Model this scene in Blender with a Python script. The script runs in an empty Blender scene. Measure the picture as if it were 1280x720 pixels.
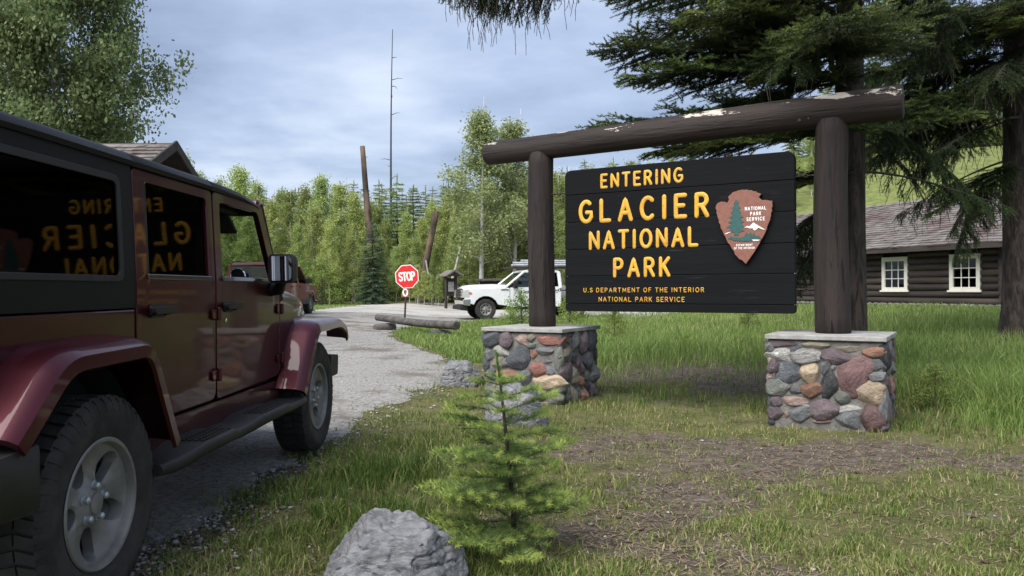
import bpy, bmesh, math, random
import numpy as np
from mathutils import Vector, Matrix, noise as mnoise

R = math.radians
rng = np.random.default_rng(7)
random.seed(7)
SC = bpy.context.scene
COL = SC.collection

# ---------------------------------------------------------------- camera
cam_d = bpy.data.cameras.new('camera')
cam_d.sensor_width = 36.0
cam_d.lens = 27.7
cam_d.clip_start = 0.05
cam_d.clip_end = 3000.0
cam = bpy.data.objects.new('camera', cam_d)
cam.location = (0, 0, 1.2)
cam.rotation_euler = (R(90.05), R(0.25), 0)
COL.objects.link(cam)
SC.camera = cam

# ---------------------------------------------------------------- sky and sun
SUN_EL, SUN_AZ = 52.0, 218.0          # azimuth clockwise from +Y: behind the camera, to the left
W = bpy.data.worlds.new('World')
SC.world = W
W.use_nodes = True
nt = W.node_tree
for n in list(nt.nodes):
    nt.nodes.remove(n)


def wn(t, **kw):
    n = nt.nodes.new(t)
    for k, v in kw.items():
        setattr(n, k, v)
    return n


def wmath(op, a, b=None, clamp=False):
    n = wn('ShaderNodeMath', operation=op, use_clamp=clamp)
    for i, v in enumerate((a, b)):
        if v is None:
            continue
        if hasattr(v, 'is_linked'):
            nt.links.new(v, n.inputs[i])
        else:
            n.inputs[i].default_value = v
    return n.outputs[0]


out = wn('ShaderNodeOutputWorld')
bg = wn('ShaderNodeBackground')
bg.inputs['Strength'].default_value = 0.066
sky = wn('ShaderNodeTexSky', sky_type='NISHITA')
sky.sun_disc = False
sky.sun_elevation = R(SUN_EL)
sky.sun_rotation = R(SUN_AZ)
sky.air_density = 1.2
sky.dust_density = 1.5
tc = wn('ShaderNodeTexCoord')
sx = wn('ShaderNodeSeparateXYZ')
nt.links.new(tc.outputs['Generated'], sx.inputs[0])
zz = wmath('ADD', wmath('MAXIMUM', sx.outputs[2], 0.0), 0.16)
cx = wn('ShaderNodeCombineXYZ')
nt.links.new(wmath('DIVIDE', sx.outputs[0], zz), cx.inputs[0])
nt.links.new(wmath('DIVIDE', sx.outputs[1], zz), cx.inputs[1])
n1 = wn('ShaderNodeTexNoise')
n1.inputs['Scale'].default_value = 0.75
n1.inputs['Detail'].default_value = 6
n1.inputs['Roughness'].default_value = 0.5
n1.inputs['Distortion'].default_value = 0.35
nt.links.new(cx.outputs[0], n1.inputs['Vector'])
n2 = wn('ShaderNodeTexNoise')
n2.inputs['Scale'].default_value = 2.1
n2.inputs['Detail'].default_value = 6.0
n2.inputs['Roughness'].default_value = 0.55
mp2 = wn('ShaderNodeMapping')
mp2.inputs['Location'].default_value = (3.1, 7.7, 1.0)
mp2.inputs['Rotation'].default_value = (0, 0, 0.5)
mp2.inputs['Scale'].default_value = (0.5, 0.8, 1)
nt.links.new(cx.outputs[0], mp2.inputs[0])
nt.links.new(mp2.outputs[0], n2.inputs['Vector'])
mixn = wmath('ADD', wmath('MULTIPLY', n1.outputs[0], 0.62), wmath('MULTIPLY', n2.outputs[0], 0.38))
ramp = wn('ShaderNodeValToRGB')          # cloud underside: dark blue-grey to bright thin cloud
e = ramp.color_ramp.elements
e[0].position = 0.41
e[0].color = (0.92, 1.14, 1.68, 1)
e[1].position = 0.60
e[1].color = (2.3, 2.55, 3.05, 1)
m_ = ramp.color_ramp.elements.new(0.5)
m_.color = (1.45, 1.75, 2.4, 1)
nt.links.new(mixn, ramp.inputs[0])
mix = wn('ShaderNodeMix', data_type='RGBA')
mix.inputs['Factor'].default_value = 0.9
nt.links.new(sky.outputs[0], mix.inputs[6])
nt.links.new(ramp.outputs[0], mix.inputs[7])
nt.links.new(mix.outputs[2], bg.inputs['Color'])
nt.links.new(bg.outputs[0], out.inputs['Surface'])

sun_d = bpy.data.lights.new('sun', 'SUN')
sun_d.energy = 1.35
sun_d.angle = R(60)
sun_d.color = (1.0, 0.965, 0.91)
sun = bpy.data.objects.new('sun', sun_d)
_el, _az = R(SUN_EL), R(SUN_AZ)
sdir = Vector((math.sin(_az) * math.cos(_el), math.cos(_az) * math.cos(_el), math.sin(_el)))
sun.rotation_euler = sdir.to_track_quat('Z', 'Y').to_euler()
sun.location = (-10, -10, 20)
COL.objects.link(sun)

SC.view_settings.view_transform = 'Standard'
SC.view_settings.look = 'None'
SC.view_settings.exposure = 2.3
SC.view_settings.gamma = 1.0
SC.view_settings.use_curve_mapping = False
SC.cycles.max_bounces = 6
SC.cycles.diffuse_bounces = 3
SC.cycles.glossy_bounces = 3
SC.cycles.transparent_max_bounces = 12
SC.cycles.use_denoising = True


# ---------------------------------------------------------------- helpers
def sm(a, b, x):
    t = np.clip((np.asarray(x, float) - a) / (b - a), 0, 1)
    return t * t * (3 - 2 * t)


def tag(o, label=None, cat=None, group=None, kind=None):
    if label: o['label'] = label
    if cat: o['category'] = cat
    if group: o['group'] = group
    if kind: o['kind'] = kind
    return o


def empty(name, loc=(0, 0, 0), rz=0.0, label=None, cat=None, group=None):
    o = bpy.data.objects.new(name, None)
    o.empty_display_size = 0.1
    o.location = loc
    o.rotation_euler = (0, 0, rz)
    COL.objects.link(o)
    return tag(o, label, cat, group)


def link(name, me, mat=None, parent=None, loc=None, rot=None, scale=None):
    o = bpy.data.objects.new(name, me)
    COL.objects.link(o)
    if mat is not None and len(me.materials) == 0:
        for m in (mat if isinstance(mat, (list, tuple)) else [mat]):
            me.materials.append(m)
    if parent is not None: o.parent = parent
    if loc is not None: o.location = loc
    if rot is not None: o.rotation_euler = rot
    if scale is not None: o.scale = scale
    return o


def copy_tree(o, parent=None):
    c = o.copy()
    COL.objects.link(c)
    if parent is not None:
        c.parent = parent
    for ch in [k for k in bpy.data.objects if k.parent == o]:
        copy_tree(ch, c)
    return c


def np_mesh(name, V, F, tint=None, smooth=False):
    """V (n,3); F list of index arrays (m,3) or (m,4)."""
    me = bpy.data.meshes.new(name)
    V = np.asarray(V, np.float32)
    F = [np.asarray(f, np.int32) for f in (F if isinstance(F, (list, tuple)) else [F]) if len(f)]
    me.vertices.add(len(V))
    me.vertices.foreach_set('co', V.ravel())
    nl = sum(f.size for f in F)
    npoly = sum(len(f) for f in F)
    me.loops.add(nl)
    me.polygons.add(npoly)
    me.loops.foreach_set('vertex_index', np.concatenate([f.ravel() for f in F]))
    tot = np.concatenate([np.full(len(f), f.shape[1], np.int32) for f in F])
    st = np.concatenate([[0], np.cumsum(tot)[:-1]]).astype(np.int32)
    me.polygons.foreach_set('loop_start', st)
    me.polygons.foreach_set('loop_total', tot)
    if smooth:
        me.polygons.foreach_set('use_smooth', np.ones(npoly, bool))
    if tint is not None:
        a = me.attributes.new('tint', 'FLOAT', 'POINT')
        a.data.foreach_set('value', np.asarray(tint, np.float32))
    me.update(calc_edges=True)
    return me


class MB:
    """collects shapes, links them as ONE mesh object"""

    def __init__(s):
        s.v, s.f, s.m = [], [], []

    def add(s, V, F, mi=0):
        b = len(s.v)
        s.v += [tuple(p) for p in V]
        s.f += [tuple(i + b for i in f) for f in F]
        s.m += [mi] * len(F)
        return s

    def box(s, x0, x1, y0, y1, z0, z1, mi=0, rot=None, piv=None):
        V = [(x, y, z) for z in (z0, z1) for y in (y0, y1) for x in (x0, x1)]
        if rot is not None:
            c = Vector(piv) if piv else Vector(((x0 + x1) / 2, (y0 + y1) / 2, (z0 + z1) / 2))
            V = [tuple(rot @ (Vector(p) - c) + c) for p in V]
        return s.add(V, [(0, 2, 3, 1), (4, 5, 7, 6), (0, 1, 5, 4), (2, 6, 7, 3), (0, 4, 6, 2), (1, 3, 7, 5)], mi)

    def prism(s, poly, a0, a1, axis='x', mi=0, f=None):
        """poly of 2D points extruded between a0 and a1. axis x: (y,z); y: (x,z); z: (x,y). f(p)->p optional warp"""
        n = len(poly)
        mk = {'x': lambda p, a: (a, p[0], p[1]), 'y': lambda p, a: (p[0], a, p[1]), 'z': lambda p, a: (p[0], p[1], a)}[axis]
        V = [mk(p, a0) for p in poly] + [mk(p, a1) for p in poly]
        if f: V = [f(p) for p in V]
        F = [tuple(range(n - 1, -1, -1)), tuple(range(n, 2 * n))]
        F += [(i, (i + 1) % n, n + (i + 1) % n, n + i) for i in range(n)]
        return s.add(V, F, mi)

    def ring(s, outer, inner, a0, a1, axis='x', mi=0, f=None):
        """frame between two loops with equal point counts, extruded"""
        n = len(outer)
        mk = {'x': lambda p, a: (a, p[0], p[1]), 'y': lambda p, a: (p[0], a, p[1]), 'z': lambda p, a: (p[0], p[1], a)}[axis]
        V = [mk(p, a) for a in (a0, a1) for L in (outer, inner) for p in L]
        if f: V = [f(p) for p in V]
        F = []
        for i in range(n):
            j = (i + 1) % n
            F += [(i, n + i, n + j, j), (2 * n + i, 2 * n + j, 3 * n + j, 3 * n + i),
                  (i, j, 2 * n + j, 2 * n + i), (n + i, 3 * n + i, 3 * n + j, n + j)]
        return s.add(V, F, mi)

    def tube(s, path, rad, n=10, mi=0, caps=True, flat=None, up=None):
        """path list of points, rad scalar or list. flat=(a,b) cross-section scale"""
        P = [Vector(p) for p in path]
        if not hasattr(rad, '__len__'): rad = [rad] * len(P)
        V, F = [], []
        prev = None
        for i, p in enumerate(P):
            d = (P[min(i + 1, len(P) - 1)] - P[max(i - 1, 0)]).normalized()
            if prev is None:
                u = Vector(up) if up else (Vector((0, 0, 1)) if abs(d.z) < .9 else Vector((1, 0, 0)))
            else:
                u = prev
            u = (u - d * u.dot(d)).normalized()
            prev = u
            w = d.cross(u)
            a, b = flat if flat else (1, 1)
            for k in range(n):
                t = 2 * math.pi * k / n
                V.append(p + (u * math.cos(t) * a + w * math.sin(t) * b) * rad[i])
        for i in range(len(P) - 1):
            for k in range(n):
                F.append((i * n + k, i * n + (k + 1) % n, (i + 1) * n + (k + 1) % n, (i + 1) * n + k))
        if caps:
            F.append(tuple(range(n - 1, -1, -1)))
            F.append(tuple((len(P) - 1) * n + k for k in range(n)))
        return s.add(V, F, mi)

    def lathe(s, prof, n=32, axis='x', c=(0, 0, 0), mi=0):
        """prof list of (a, r) along the axis"""
        V, F = [], []
        for a, r in prof:
            for k in range(n):
                t = 2 * math.pi * k / n
                p = {'x': (a, r * math.cos(t), r * math.sin(t)), 'y': (r * math.cos(t), a, r * math.sin(t)),
                     'z': (r * math.cos(t), r * math.sin(t), a)}[axis]
                V.append((p[0] + c[0], p[1] + c[1], p[2] + c[2]))
        for i in range(len(prof) - 1):
            for k in range(n):
                F.append((i * n + k, i * n + (k + 1) % n, (i + 1) * n + (k + 1) % n, (i + 1) * n + k))
        if prof[0][1] > 1e-4: F.append(tuple(range(n - 1, -1, -1)))
        if prof[-1][1] > 1e-4: F.append(tuple((len(prof) - 1) * n + k for k in range(n)))
        return s.add(V, F, mi)

    def mirror_x(s):
        V = [(-x, y, z) for x, y, z in s.v]
        m = list(s.m)
        b = len(s.v)
        F = [tuple(reversed([i + b for i in f])) for f in s.f]
        s.v += V; s.f += F; s.m += m
        return s

    def mesh(s, name, smooth=None):
        me = bpy.data.meshes.new(name)
        me.from_pydata(s.v, [], s.f)
        for i, p in enumerate(me.polygons): p.material_index = s.m[i]
        bm = bmesh.new(); bm.from_mesh(me)
        bmesh.ops.recalc_face_normals(bm, faces=bm.faces)
        bm.to_mesh(me); bm.free()
        if smooth is not None:
            me.shade_smooth()
            if smooth < 180: me.set_sharp_from_angle(angle=R(smooth))
        me.update()
        return me

    def build(s, name, mat, parent=None, smooth=None, bevel=0, seg=2, loc=None, rot=None, ang=30):
        me = s.mesh(name, smooth)
        o = link(name, me, mat, parent, loc, rot)
        if bevel:
            b = o.modifiers.new('bevel', 'BEVEL')
            b.width = bevel; b.segments = seg; b.limit_method = 'ANGLE'; b.angle_limit = R(ang)
            b.harden_normals = False
        return o


def arc(cx, cy, rx, ry, a0, a1, n=8):
    return [(cx + rx * math.cos(R(a0 + (a1 - a0) * i / n)), cy + ry * math.sin(R(a0 + (a1 - a0) * i / n))) for i in range(n + 1)]


def rrect(x0, x1, y0, y1, r, n=4):
    return (arc(x1 - r, y0 + r, r, r, -90, 0, n) + arc(x1 - r, y1 - r, r, r, 0, 90, n)
            + arc(x0 + r, y1 - r, r, r, 90, 180, n) + arc(x0 + r, y0 + r, r, r, 180, 270, n))


def round_poly(P, r, n=4):
    """round each corner of a closed polygon; r scalar or list"""
    out_ = []
    N = len(P)
    for i in range(N):
        p0, p, p1 = Vector(P[i - 1]), Vector(P[i]), Vector(P[(i + 1) % N])
        rr = r[i] if hasattr(r, '__len__') else r
        a, b = (p0 - p), (p1 - p)
        rr = min(rr, a.length * .45, b.length * .45)
        if rr < 1e-5:
            out_.append(tuple(p)); continue
        A, B = p + a.normalized() * rr, p + b.normalized() * rr
        for k in range(n + 1):
            t = k / n
            q = A * (1 - t) ** 2 + p * 2 * t * (1 - t) + B * t * t
            out_.append(tuple(q))
    return out_


# ---------------------------------------------------------------- materials
def nodes_of(m):
    t = m.node_tree
    return t, t.nodes['Principled BSDF'], t.nodes['Material Output']


def mat(name, c1, c2=None, scale=6.0, rough=0.6, rough2=None, bump=0.0, bscale=None, metal=0.0, coat=0.0, spec=0.5,
        stretch=(1, 1, 1), detail=6.0, lo=0.35, hi=0.65, c3=None, c3scale=1.2, c3lo=0.55, c3hi=0.7, rnd=0.0, emit=None, dist=0.0):
    m = bpy.data.materials.new(name)
    m.use_nodes = True
    t, b, o = nodes_of(m)
    N, L = t.nodes.new, t.links.new
    b.inputs['Base Color'].default_value = (*c1, 1)
    b.inputs['Roughness'].default_value = rough
    b.inputs['Metallic'].default_value = metal
    b.inputs['Specular IOR Level'].default_value = spec
    b.inputs['Coat Weight'].default_value = coat
    b.inputs['Coat Roughness'].default_value = 0.04
    tcn = N('ShaderNodeTexCoord')
    mp = N('ShaderNodeMapping')
    mp.inputs['Scale'].default_value = stretch
    L(tcn.outputs['Object'], mp.inputs[0])
    src = mp.outputs[0]
    if rnd:
        oi = N('ShaderNodeObjectInfo')
        ad = N('ShaderNodeVectorMath'); ad.operation = 'ADD'
        sc_ = N('ShaderNodeVectorMath'); sc_.operation = 'SCALE'
        cb = N('ShaderNodeCombineXYZ')
        for i in range(3): L(oi.outputs['Random'], cb.inputs[i])
        L(cb.outputs[0], sc_.inputs[0]); sc_.inputs['Scale'].default_value = 37.0
        L(src, ad.inputs[0]); L(sc_.outputs[0], ad.inputs[1])
        src = ad.outputs[0]
    col = None
    nz = N('ShaderNodeTexNoise')
    nz.inputs['Scale'].default_value = scale
    nz.inputs['Detail'].default_value = detail
    nz.inputs['Roughness'].default_value = 0.62
    nz.inputs['Distortion'].default_value = dist
    L(src, nz.inputs['Vector'])
    if c2 is not None:
        mr = N('ShaderNodeMapRange'); mr.interpolation_type = 'SMOOTHSTEP'
        mr.inputs[1].default_value = lo; mr.inputs[2].default_value = hi
        L(nz.outputs[0], mr.inputs[0])
        mx = N('ShaderNodeMix'); mx.data_type = 'RGBA'
        mx.inputs[6].default_value = (*c1, 1); mx.inputs[7].default_value = (*c2, 1)
        L(mr.outputs[0], mx.inputs[0])
        col = mx.outputs[2]
        if rough2 is not None:
            rr = N('ShaderNodeMapRange')
            rr.inputs[3].default_value = rough; rr.inputs[4].default_value = rough2
            L(mr.outputs[0], rr.inputs[0]); L(rr.outputs[0], b.inputs['Roughness'])
    if c3 is not None:
        n3 = N('ShaderNodeTexNoise')
        n3.inputs['Scale'].default_value = c3scale; n3.inputs['Detail'].default_value = 5; n3.inputs['Roughness'].default_value = .6
        va = N('ShaderNodeVectorMath'); va.operation = 'ADD'; va.inputs[1].default_value = (11.3, 5.1, 2.7)
        L(src, va.inputs[0]); L(va.outputs[0], n3.inputs['Vector'])
        m3 = N('ShaderNodeMapRange'); m3.interpolation_type = 'SMOOTHSTEP'
        m3.inputs[1].default_value = c3lo; m3.inputs[2].default_value = c3hi
        L(n3.outputs[0], m3.inputs[0])
        mx3 = N('ShaderNodeMix'); mx3.data_type = 'RGBA'
        if col is not None: L(col, mx3.inputs[6])
        else: mx3.inputs[6].default_value = (*c1, 1)
        mx3.inputs[7].default_value = (*c3, 1)
        L(m3.outputs[0], mx3.inputs[0])
        col = mx3.outputs[2]
    if rnd and col is not None:
        hs = N('ShaderNodeHueSaturation')
        mr2 = N('ShaderNodeMapRange'); mr2.inputs[3].default_value = 1 - rnd; mr2.inputs[4].default_value = 1 + rnd
        L(oi.outputs['Random'], mr2.inputs[0]); L(mr2.outputs[0], hs.inputs['Value'])
        L(col, hs.inputs['Color'])
        col = hs.outputs[0]
    if col is not None: L(col, b.inputs['Base Color'])
    if bump:
        nb = N('ShaderNodeTexNoise')
        nb.inputs['Scale'].default_value = bscale or scale * 2
        nb.inputs['Detail'].default_value = 8; nb.inputs['Roughness'].default_value = 0.65
        L(src, nb.inputs['Vector'])
        bp = N('ShaderNodeBump'); bp.inputs['Strength'].default_value = min(1.0, bump)
        bp.inputs['Distance'].default_value = 0.02 * max(1.0, bump)
        L(nb.outputs[0], bp.inputs['Height']); L(bp.outputs[0], b.inputs['Normal'])
    if emit:
        b.inputs['Emission Color'].default_value = (*emit[0], 1); b.inputs['Emission Strength'].default_value = emit[1]
    return m


def leaf_mat(name, dark, light, trans=0.3, rnd=0.25, rough=0.55, stops=None):
    """foliage: the per-leaf 'tint' picks a colour between dark and light; each tree differs a little"""
    m = bpy.data.materials.new(name)
    m.use_nodes = True
    t, b, o = nodes_of(m)
    N, L = t.nodes.new, t.links.new
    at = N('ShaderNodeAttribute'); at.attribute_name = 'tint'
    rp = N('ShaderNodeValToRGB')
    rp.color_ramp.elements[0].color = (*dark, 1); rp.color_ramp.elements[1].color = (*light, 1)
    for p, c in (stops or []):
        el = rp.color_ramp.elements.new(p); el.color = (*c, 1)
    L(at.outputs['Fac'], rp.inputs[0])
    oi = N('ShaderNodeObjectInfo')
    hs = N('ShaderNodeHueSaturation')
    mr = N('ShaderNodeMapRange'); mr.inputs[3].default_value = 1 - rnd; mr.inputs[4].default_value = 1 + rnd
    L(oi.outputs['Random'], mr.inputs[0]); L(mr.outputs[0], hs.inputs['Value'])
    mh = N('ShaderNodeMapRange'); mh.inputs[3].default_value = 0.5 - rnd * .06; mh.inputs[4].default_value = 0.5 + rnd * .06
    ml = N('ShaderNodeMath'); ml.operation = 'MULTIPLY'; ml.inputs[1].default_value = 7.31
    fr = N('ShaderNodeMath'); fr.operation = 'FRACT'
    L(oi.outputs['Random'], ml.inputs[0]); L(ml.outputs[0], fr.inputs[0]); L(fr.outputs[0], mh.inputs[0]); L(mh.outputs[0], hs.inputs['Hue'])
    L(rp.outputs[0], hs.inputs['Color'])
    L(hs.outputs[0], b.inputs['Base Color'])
    b.inputs['Roughness'].default_value = rough
    b.inputs['Specular IOR Level'].default_value = 0.25
    if trans:
        tr = N('ShaderNodeBsdfTranslucent')
        L(hs.outputs[0], tr.inputs['Color'])
        mx = N('ShaderNodeMixShader'); mx.inputs[0].default_value = trans
        L(b.outputs[0], mx.inputs[1]); L(tr.outputs[0], mx.inputs[2]); L(mx.outputs[0], o.inputs['Surface'])
    return m


def glass_mat(name, tintc, refl=1.0, rough=0.0, base=0.04, solid=None):
    """tinted pane: looks through with a tint, reflects by Fresnel"""
    m = bpy.data.materials.new(name)
    m.use_nodes = True
    t, b, o = nodes_of(m)
    t.nodes.remove(b)
    N, L = t.nodes.new, t.links.new
    tr = N('ShaderNodeBsdfTransparent'); tr.inputs[0].default_value = (*tintc, 1)
    gl = N('ShaderNodeBsdfGlossy'); gl.inputs['Roughness'].default_value = rough; gl.inputs['Color'].default_value = (1, 1, 1, 1)
    fr = N('ShaderNodeFresnel'); fr.inputs['IOR'].default_value = 1.5
    ml = N('ShaderNodeMath'); ml.operation = 'MULTIPLY'; ml.inputs[1].default_value = refl; ml.use_clamp = True
    L(fr.outputs[0], ml.inputs[0])
    mx = N('ShaderNodeMixShader')
    L(ml.outputs[0], mx.inputs[0]); L(tr.outputs[0], mx.inputs[1]); L(gl.outputs[0], mx.inputs[2])
    L(mx.outputs[0], o.inputs['Surface'])
    return m


M = {}
M['timber'] = mat('painted_brown_timber', (0.017, 0.012, 0.0105), (0.031, 0.023, 0.020), scale=9, rough=.62, rough2=.8, bump=1.3, bscale=20, stretch=(1, 1, .08), c3=(.007, .006, .0055), c3scale=17, c3lo=.585, c3hi=.625, spec=.3)
M['plank'] = mat('black_painted_plank', (0.0019, 0.0021, 0.0031), (0.0046, 0.0049, 0.0064), scale=7, rough=.62, rough2=.78, bump=.16, bscale=22, stretch=(.1, 1, 1.2), rnd=.25, spec=.16, c3=(.016, .017, .020), c3scale=16, c3lo=.62, c3hi=.72)
M['plank_core'] = mat('board_back', (0.006, 0.006, 0.007), rough=.8)
M['yellow'] = mat('yellow_routed_paint', (0.60, 0.31, 0.022), (0.68, 0.37, 0.035), scale=14, rough=.55, bump=.25, bscale=60, rnd=.06, c3=(.36, .19, .03), c3scale=26, c3lo=.60, c3hi=.68)
M['arrow_brown'] = mat('arrowhead_brown', (0.190, 0.072, 0.047), (0.225, 0.092, 0.062), scale=20, rough=.55, bump=.15, bscale=60)
M['arrow_edge'] = mat('arrowhead_edge', (0.045, 0.020, 0.014), (0.07, 0.03, 0.02), scale=20, rough=.65, bump=.3, bscale=50)
M['arrow_green'] = mat('arrowhead_green', (0.016, 0.075, 0.072), (0.024, 0.095, 0.085), scale=30, rough=.5)
M['white_paint'] = mat('white_sign_paint', (0.78, 0.78, 0.75), rough=.5)
M['mortar'] = mat('grey_mortar', (0.115, 0.108, 0.098), (0.185, 0.176, 0.16), scale=16, rough=.9, bump=.8, bscale=45)
M['capstone'] = mat('concrete_cap', (0.24, 0.236, 0.225), (0.34, 0.335, 0.315), scale=9, rough=.85, bump=.35, bscale=60, c3=(.22, .21, .19), c3scale=5)
M['steel_dark'] = mat('dark_iron', (0.03, 0.028, 0.026), (.06, .04, .03), scale=20, rough=.6, metal=.5)
STONE_COLS = {
    'maroon': ((0.13, 0.066, 0.066), (0.19, 0.105, 0.10)), 'plum': ((0.105, 0.074, 0.088), (0.16, 0.12, 0.13)),
    'grey': ((0.105, 0.11, 0.115), (0.19, 0.195, 0.20)), 'slate': ((0.055, 0.062, 0.074), (0.115, 0.125, 0.14)),
    'green': ((0.11, 0.13, 0.11), (0.19, 0.20, 0.17)), 'tan': ((0.36, 0.265, 0.165), (0.50, 0.39, 0.27)),
    'pink': ((0.27, 0.17, 0.14), (0.40, 0.29, 0.25)), 'rust': ((0.23, 0.105, 0.062), (0.31, 0.17, 0.11)),
    'black': ((0.018, 0.019, 0.022), (0.06, 0.062, 0.068)), 'olive': ((0.19, 0.165, 0.115), (0.29, 0.26, 0.20)),
    'speckle': ((0.20, 0.20, 0.185), (0.44, 0.43, 0.40)), 'red': ((0.22, 0.075, 0.055), (0.30, 0.13, 0.10)),
}
for k, (a, b_) in STONE_COLS.items():
    a, b_ = [tuple((.72 * v + .08 * sum(c_) / 3) for v in c_) for c_ in (a, b_)]
    M['st_' + k] = mat(k + '_river_stone', a, b_, scale=3.6 if k == 'speckle' else 1.6, rough=.55, rough2=.78, bump=1.0, bscale=5.5, rnd=.22, dist=1.2,
                       c3=tuple(min(1, x * 1.5 + .02) for x in b_), c3scale=1.3, c3lo=.60, c3hi=.72)
M['boulder'] = mat('grey_boulder', (0.10, 0.101, 0.108), (0.235, 0.235, 0.245), scale=8, rough=.9, bump=.9, bscale=30, dist=2.2, lo=.32, hi=.68, c3=(.30, .30, .30), c3scale=9, c3lo=.60, c3hi=.72, stretch=(1, 1.4, 2.2))
M['rubber'] = mat('dusty_tyre_rubber', (0.013, 0.0127, 0.012), (0.034, 0.032, 0.029), scale=9, rough=.85, bump=.15, bscale=60)
M['alloy'] = mat('dusty_alloy', (0.165, 0.158, 0.147), (0.245, 0.236, 0.222), scale=7, rough=.42, rough2=.55, metal=.3)
M['chrome'] = mat('chrome', (0.75, 0.75, 0.75), rough=.12, metal=1)
M['paint_red'] = mat('deep_red_paint', (0.048, 0.0004, 0.0055), (0.054, 0.0008, 0.0065), scale=2.5, rough=.36, rough2=.42, coat=.5, metal=.6, c3=(.058, .0012, .0075), c3scale=1.6, c3lo=.5, c3hi=.8)
def add_dust(m, z0, z1, colour, amount):
    """road dust splashed over the lower body"""
    t, b, o = nodes_of(m)
    N, L = t.nodes.new, t.links.new
    tcn = N('ShaderNodeTexCoord'); sp_ = N('ShaderNodeSeparateXYZ'); L(tcn.outputs['Object'], sp_.inputs[0])
    nz = N('ShaderNodeTexNoise'); nz.inputs['Scale'].default_value = 7; nz.inputs['Detail'].default_value = 8; nz.inputs['Roughness'].default_value = .7
    L(tcn.outputs['Object'], nz.inputs['Vector'])
    r = N('ShaderNodeMapRange'); r.inputs[1].default_value = z1; r.inputs[2].default_value = z0; L(sp_.outputs[2], r.inputs[0])
    r2 = N('ShaderNodeMapRange'); r2.inputs[1].default_value = .38; r2.inputs[2].default_value = .68; L(nz.outputs[0], r2.inputs[0])
    ml = N('ShaderNodeMath'); ml.operation = 'MULTIPLY'; L(r.outputs[0], ml.inputs[0]); L(r2.outputs[0], ml.inputs[1])
    m2 = N('ShaderNodeMath'); m2.operation = 'MULTIPLY'; m2.inputs[1].default_value = amount; L(ml.outputs[0], m2.inputs[0])
    mx = N('ShaderNodeMix'); mx.data_type = 'RGBA'
    L(m2.outputs[0], mx.inputs[0]); L(b.inputs['Base Color'].links[0].from_socket, mx.inputs[6]); mx.inputs[7].default_value = (*colour, 1)
    L(mx.outputs[2], b.inputs['Base Color'])


add_dust(M['paint_red'], .45, 1.0, (.07, .05, .037), .16)
M['black_top'] = mat('black_hardtop', (0.0032, 0.0034, 0.0038), (0.005, 0.0052, 0.0056), scale=60, rough=.55, spec=.2, bump=.15, bscale=300)
M['black_plastic'] = mat('black_plastic', (0.0045, 0.0045, 0.0048), (0.010, 0.0097, 0.0093), scale=8, rough=.55, bump=.12, bscale=150)
M['dark'] = mat('dark_interior', (0.010, 0.010, 0.011), rough=.85)
M['seat'] = mat('charcoal_seat_cloth', (0.022, 0.022, 0.024), (.03, .03, .032), scale=40, rough=.9)
M['tint'] = glass_mat('privacy_glass', (0.085, 0.09, 0.095), refl=.24, rough=.025)
M['glass'] = glass_mat('clear_car_glass', (0.72, 0.77, 0.74), refl=1.0)
M['mirror'] = mat('mirror_glass', (0.92, 0.92, 0.92), rough=.02, metal=1)
M['red_lens'] = mat('red_lens', (0.45, 0.02, 0.015), rough=.2, coat=.8)
M['amber'] = mat('amber_lens', (0.55, 0.16, 0.03), rough=.2, coat=.8)
M['lamp_glass'] = mat('headlamp_glass', (0.62, 0.63, 0.62), rough=.12, coat=1, metal=.3)
M['paint_white'] = mat('white_truck_paint', (0.74, 0.75, 0.76), (.68, .69, .69), scale=2, rough=.35, coat=.8)
M['paint_suv'] = mat('brick_red_paint', (0.15, 0.016, 0.014), rough=.4, coat=.9)
M['navy'] = mat('navy_print', (0.018, 0.022, 0.055), rough=.4)
M['galv'] = mat('galvanised_pipe', (0.42, 0.45, 0.47), (.55, .57, .59), scale=6, rough=.4, metal=.6)
M['sign_red'] = mat('stop_sign_red', (0.62, 0.022, 0.018), rough=.4)
M['weathered'] = mat('weathered_log', (0.045, 0.040, 0.037), (0.105, 0.095, 0.088), scale=6, rough=.85, bump=.7, bscale=14, stretch=(.2, 1, 1))
M['log_dark'] = mat('dark_cabin_log', (0.024, 0.017, 0.0145), (0.048, 0.036, 0.030), scale=5, rough=.7, bump=.4, bscale=14, stretch=(.14, 1, 1), rnd=.25)
M['shingle'] = mat('weathered_shingles', (0.085, 0.074, 0.069), (0.175, 0.157, 0.145), scale=3.2, rough=.9, bump=.5, bscale=14, c3=(.078, .045, .040), c3scale=.75, c3lo=.5, c3hi=.66, stretch=(1, 1, 1))
M['cream'] = mat('cream_window_paint', (0.66, 0.645, 0.56), (.72, .70, .62), scale=6, rough=.6)
M['pane'] = glass_mat('cabin_pane', (0.35, 0.37, 0.37), refl=.7)
M['bark'] = mat('spruce_bark', (0.013, 0.0095, 0.0075), (0.060, 0.045, 0.036), scale=14, rough=.92, bump=2.5, bscale=15, stretch=(1, 1, .22), lo=.38, hi=.62, dist=.6)
M['trim_gloss'] = mat('glossy_window_trim', (0.02, 0.02, 0.021), rough=.22, coat=.5)
M['twig'] = mat('grey_twig', (0.040, 0.033, 0.027), (.07, .06, .05), scale=9, rough=.9)
M['lichen'] = mat('hanging_lichen', (0.035, 0.035, 0.028), rough=.95)
M['pale_bark'] = mat('pale_aspen_bark', (0.32, 0.31, 0.27), (0.52, 0.51, 0.46), scale=5, rough=.85, stretch=(1, 1, .6), c3=(.06, .055, .05), c3scale=6)
M['burnt'] = mat('burnt_snag', (0.030, 0.023, 0.020), (0.15, 0.098, 0.066), scale=2.2, rough=.9, bump=.8, bscale=9, stretch=(1, 1, .3))
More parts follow.
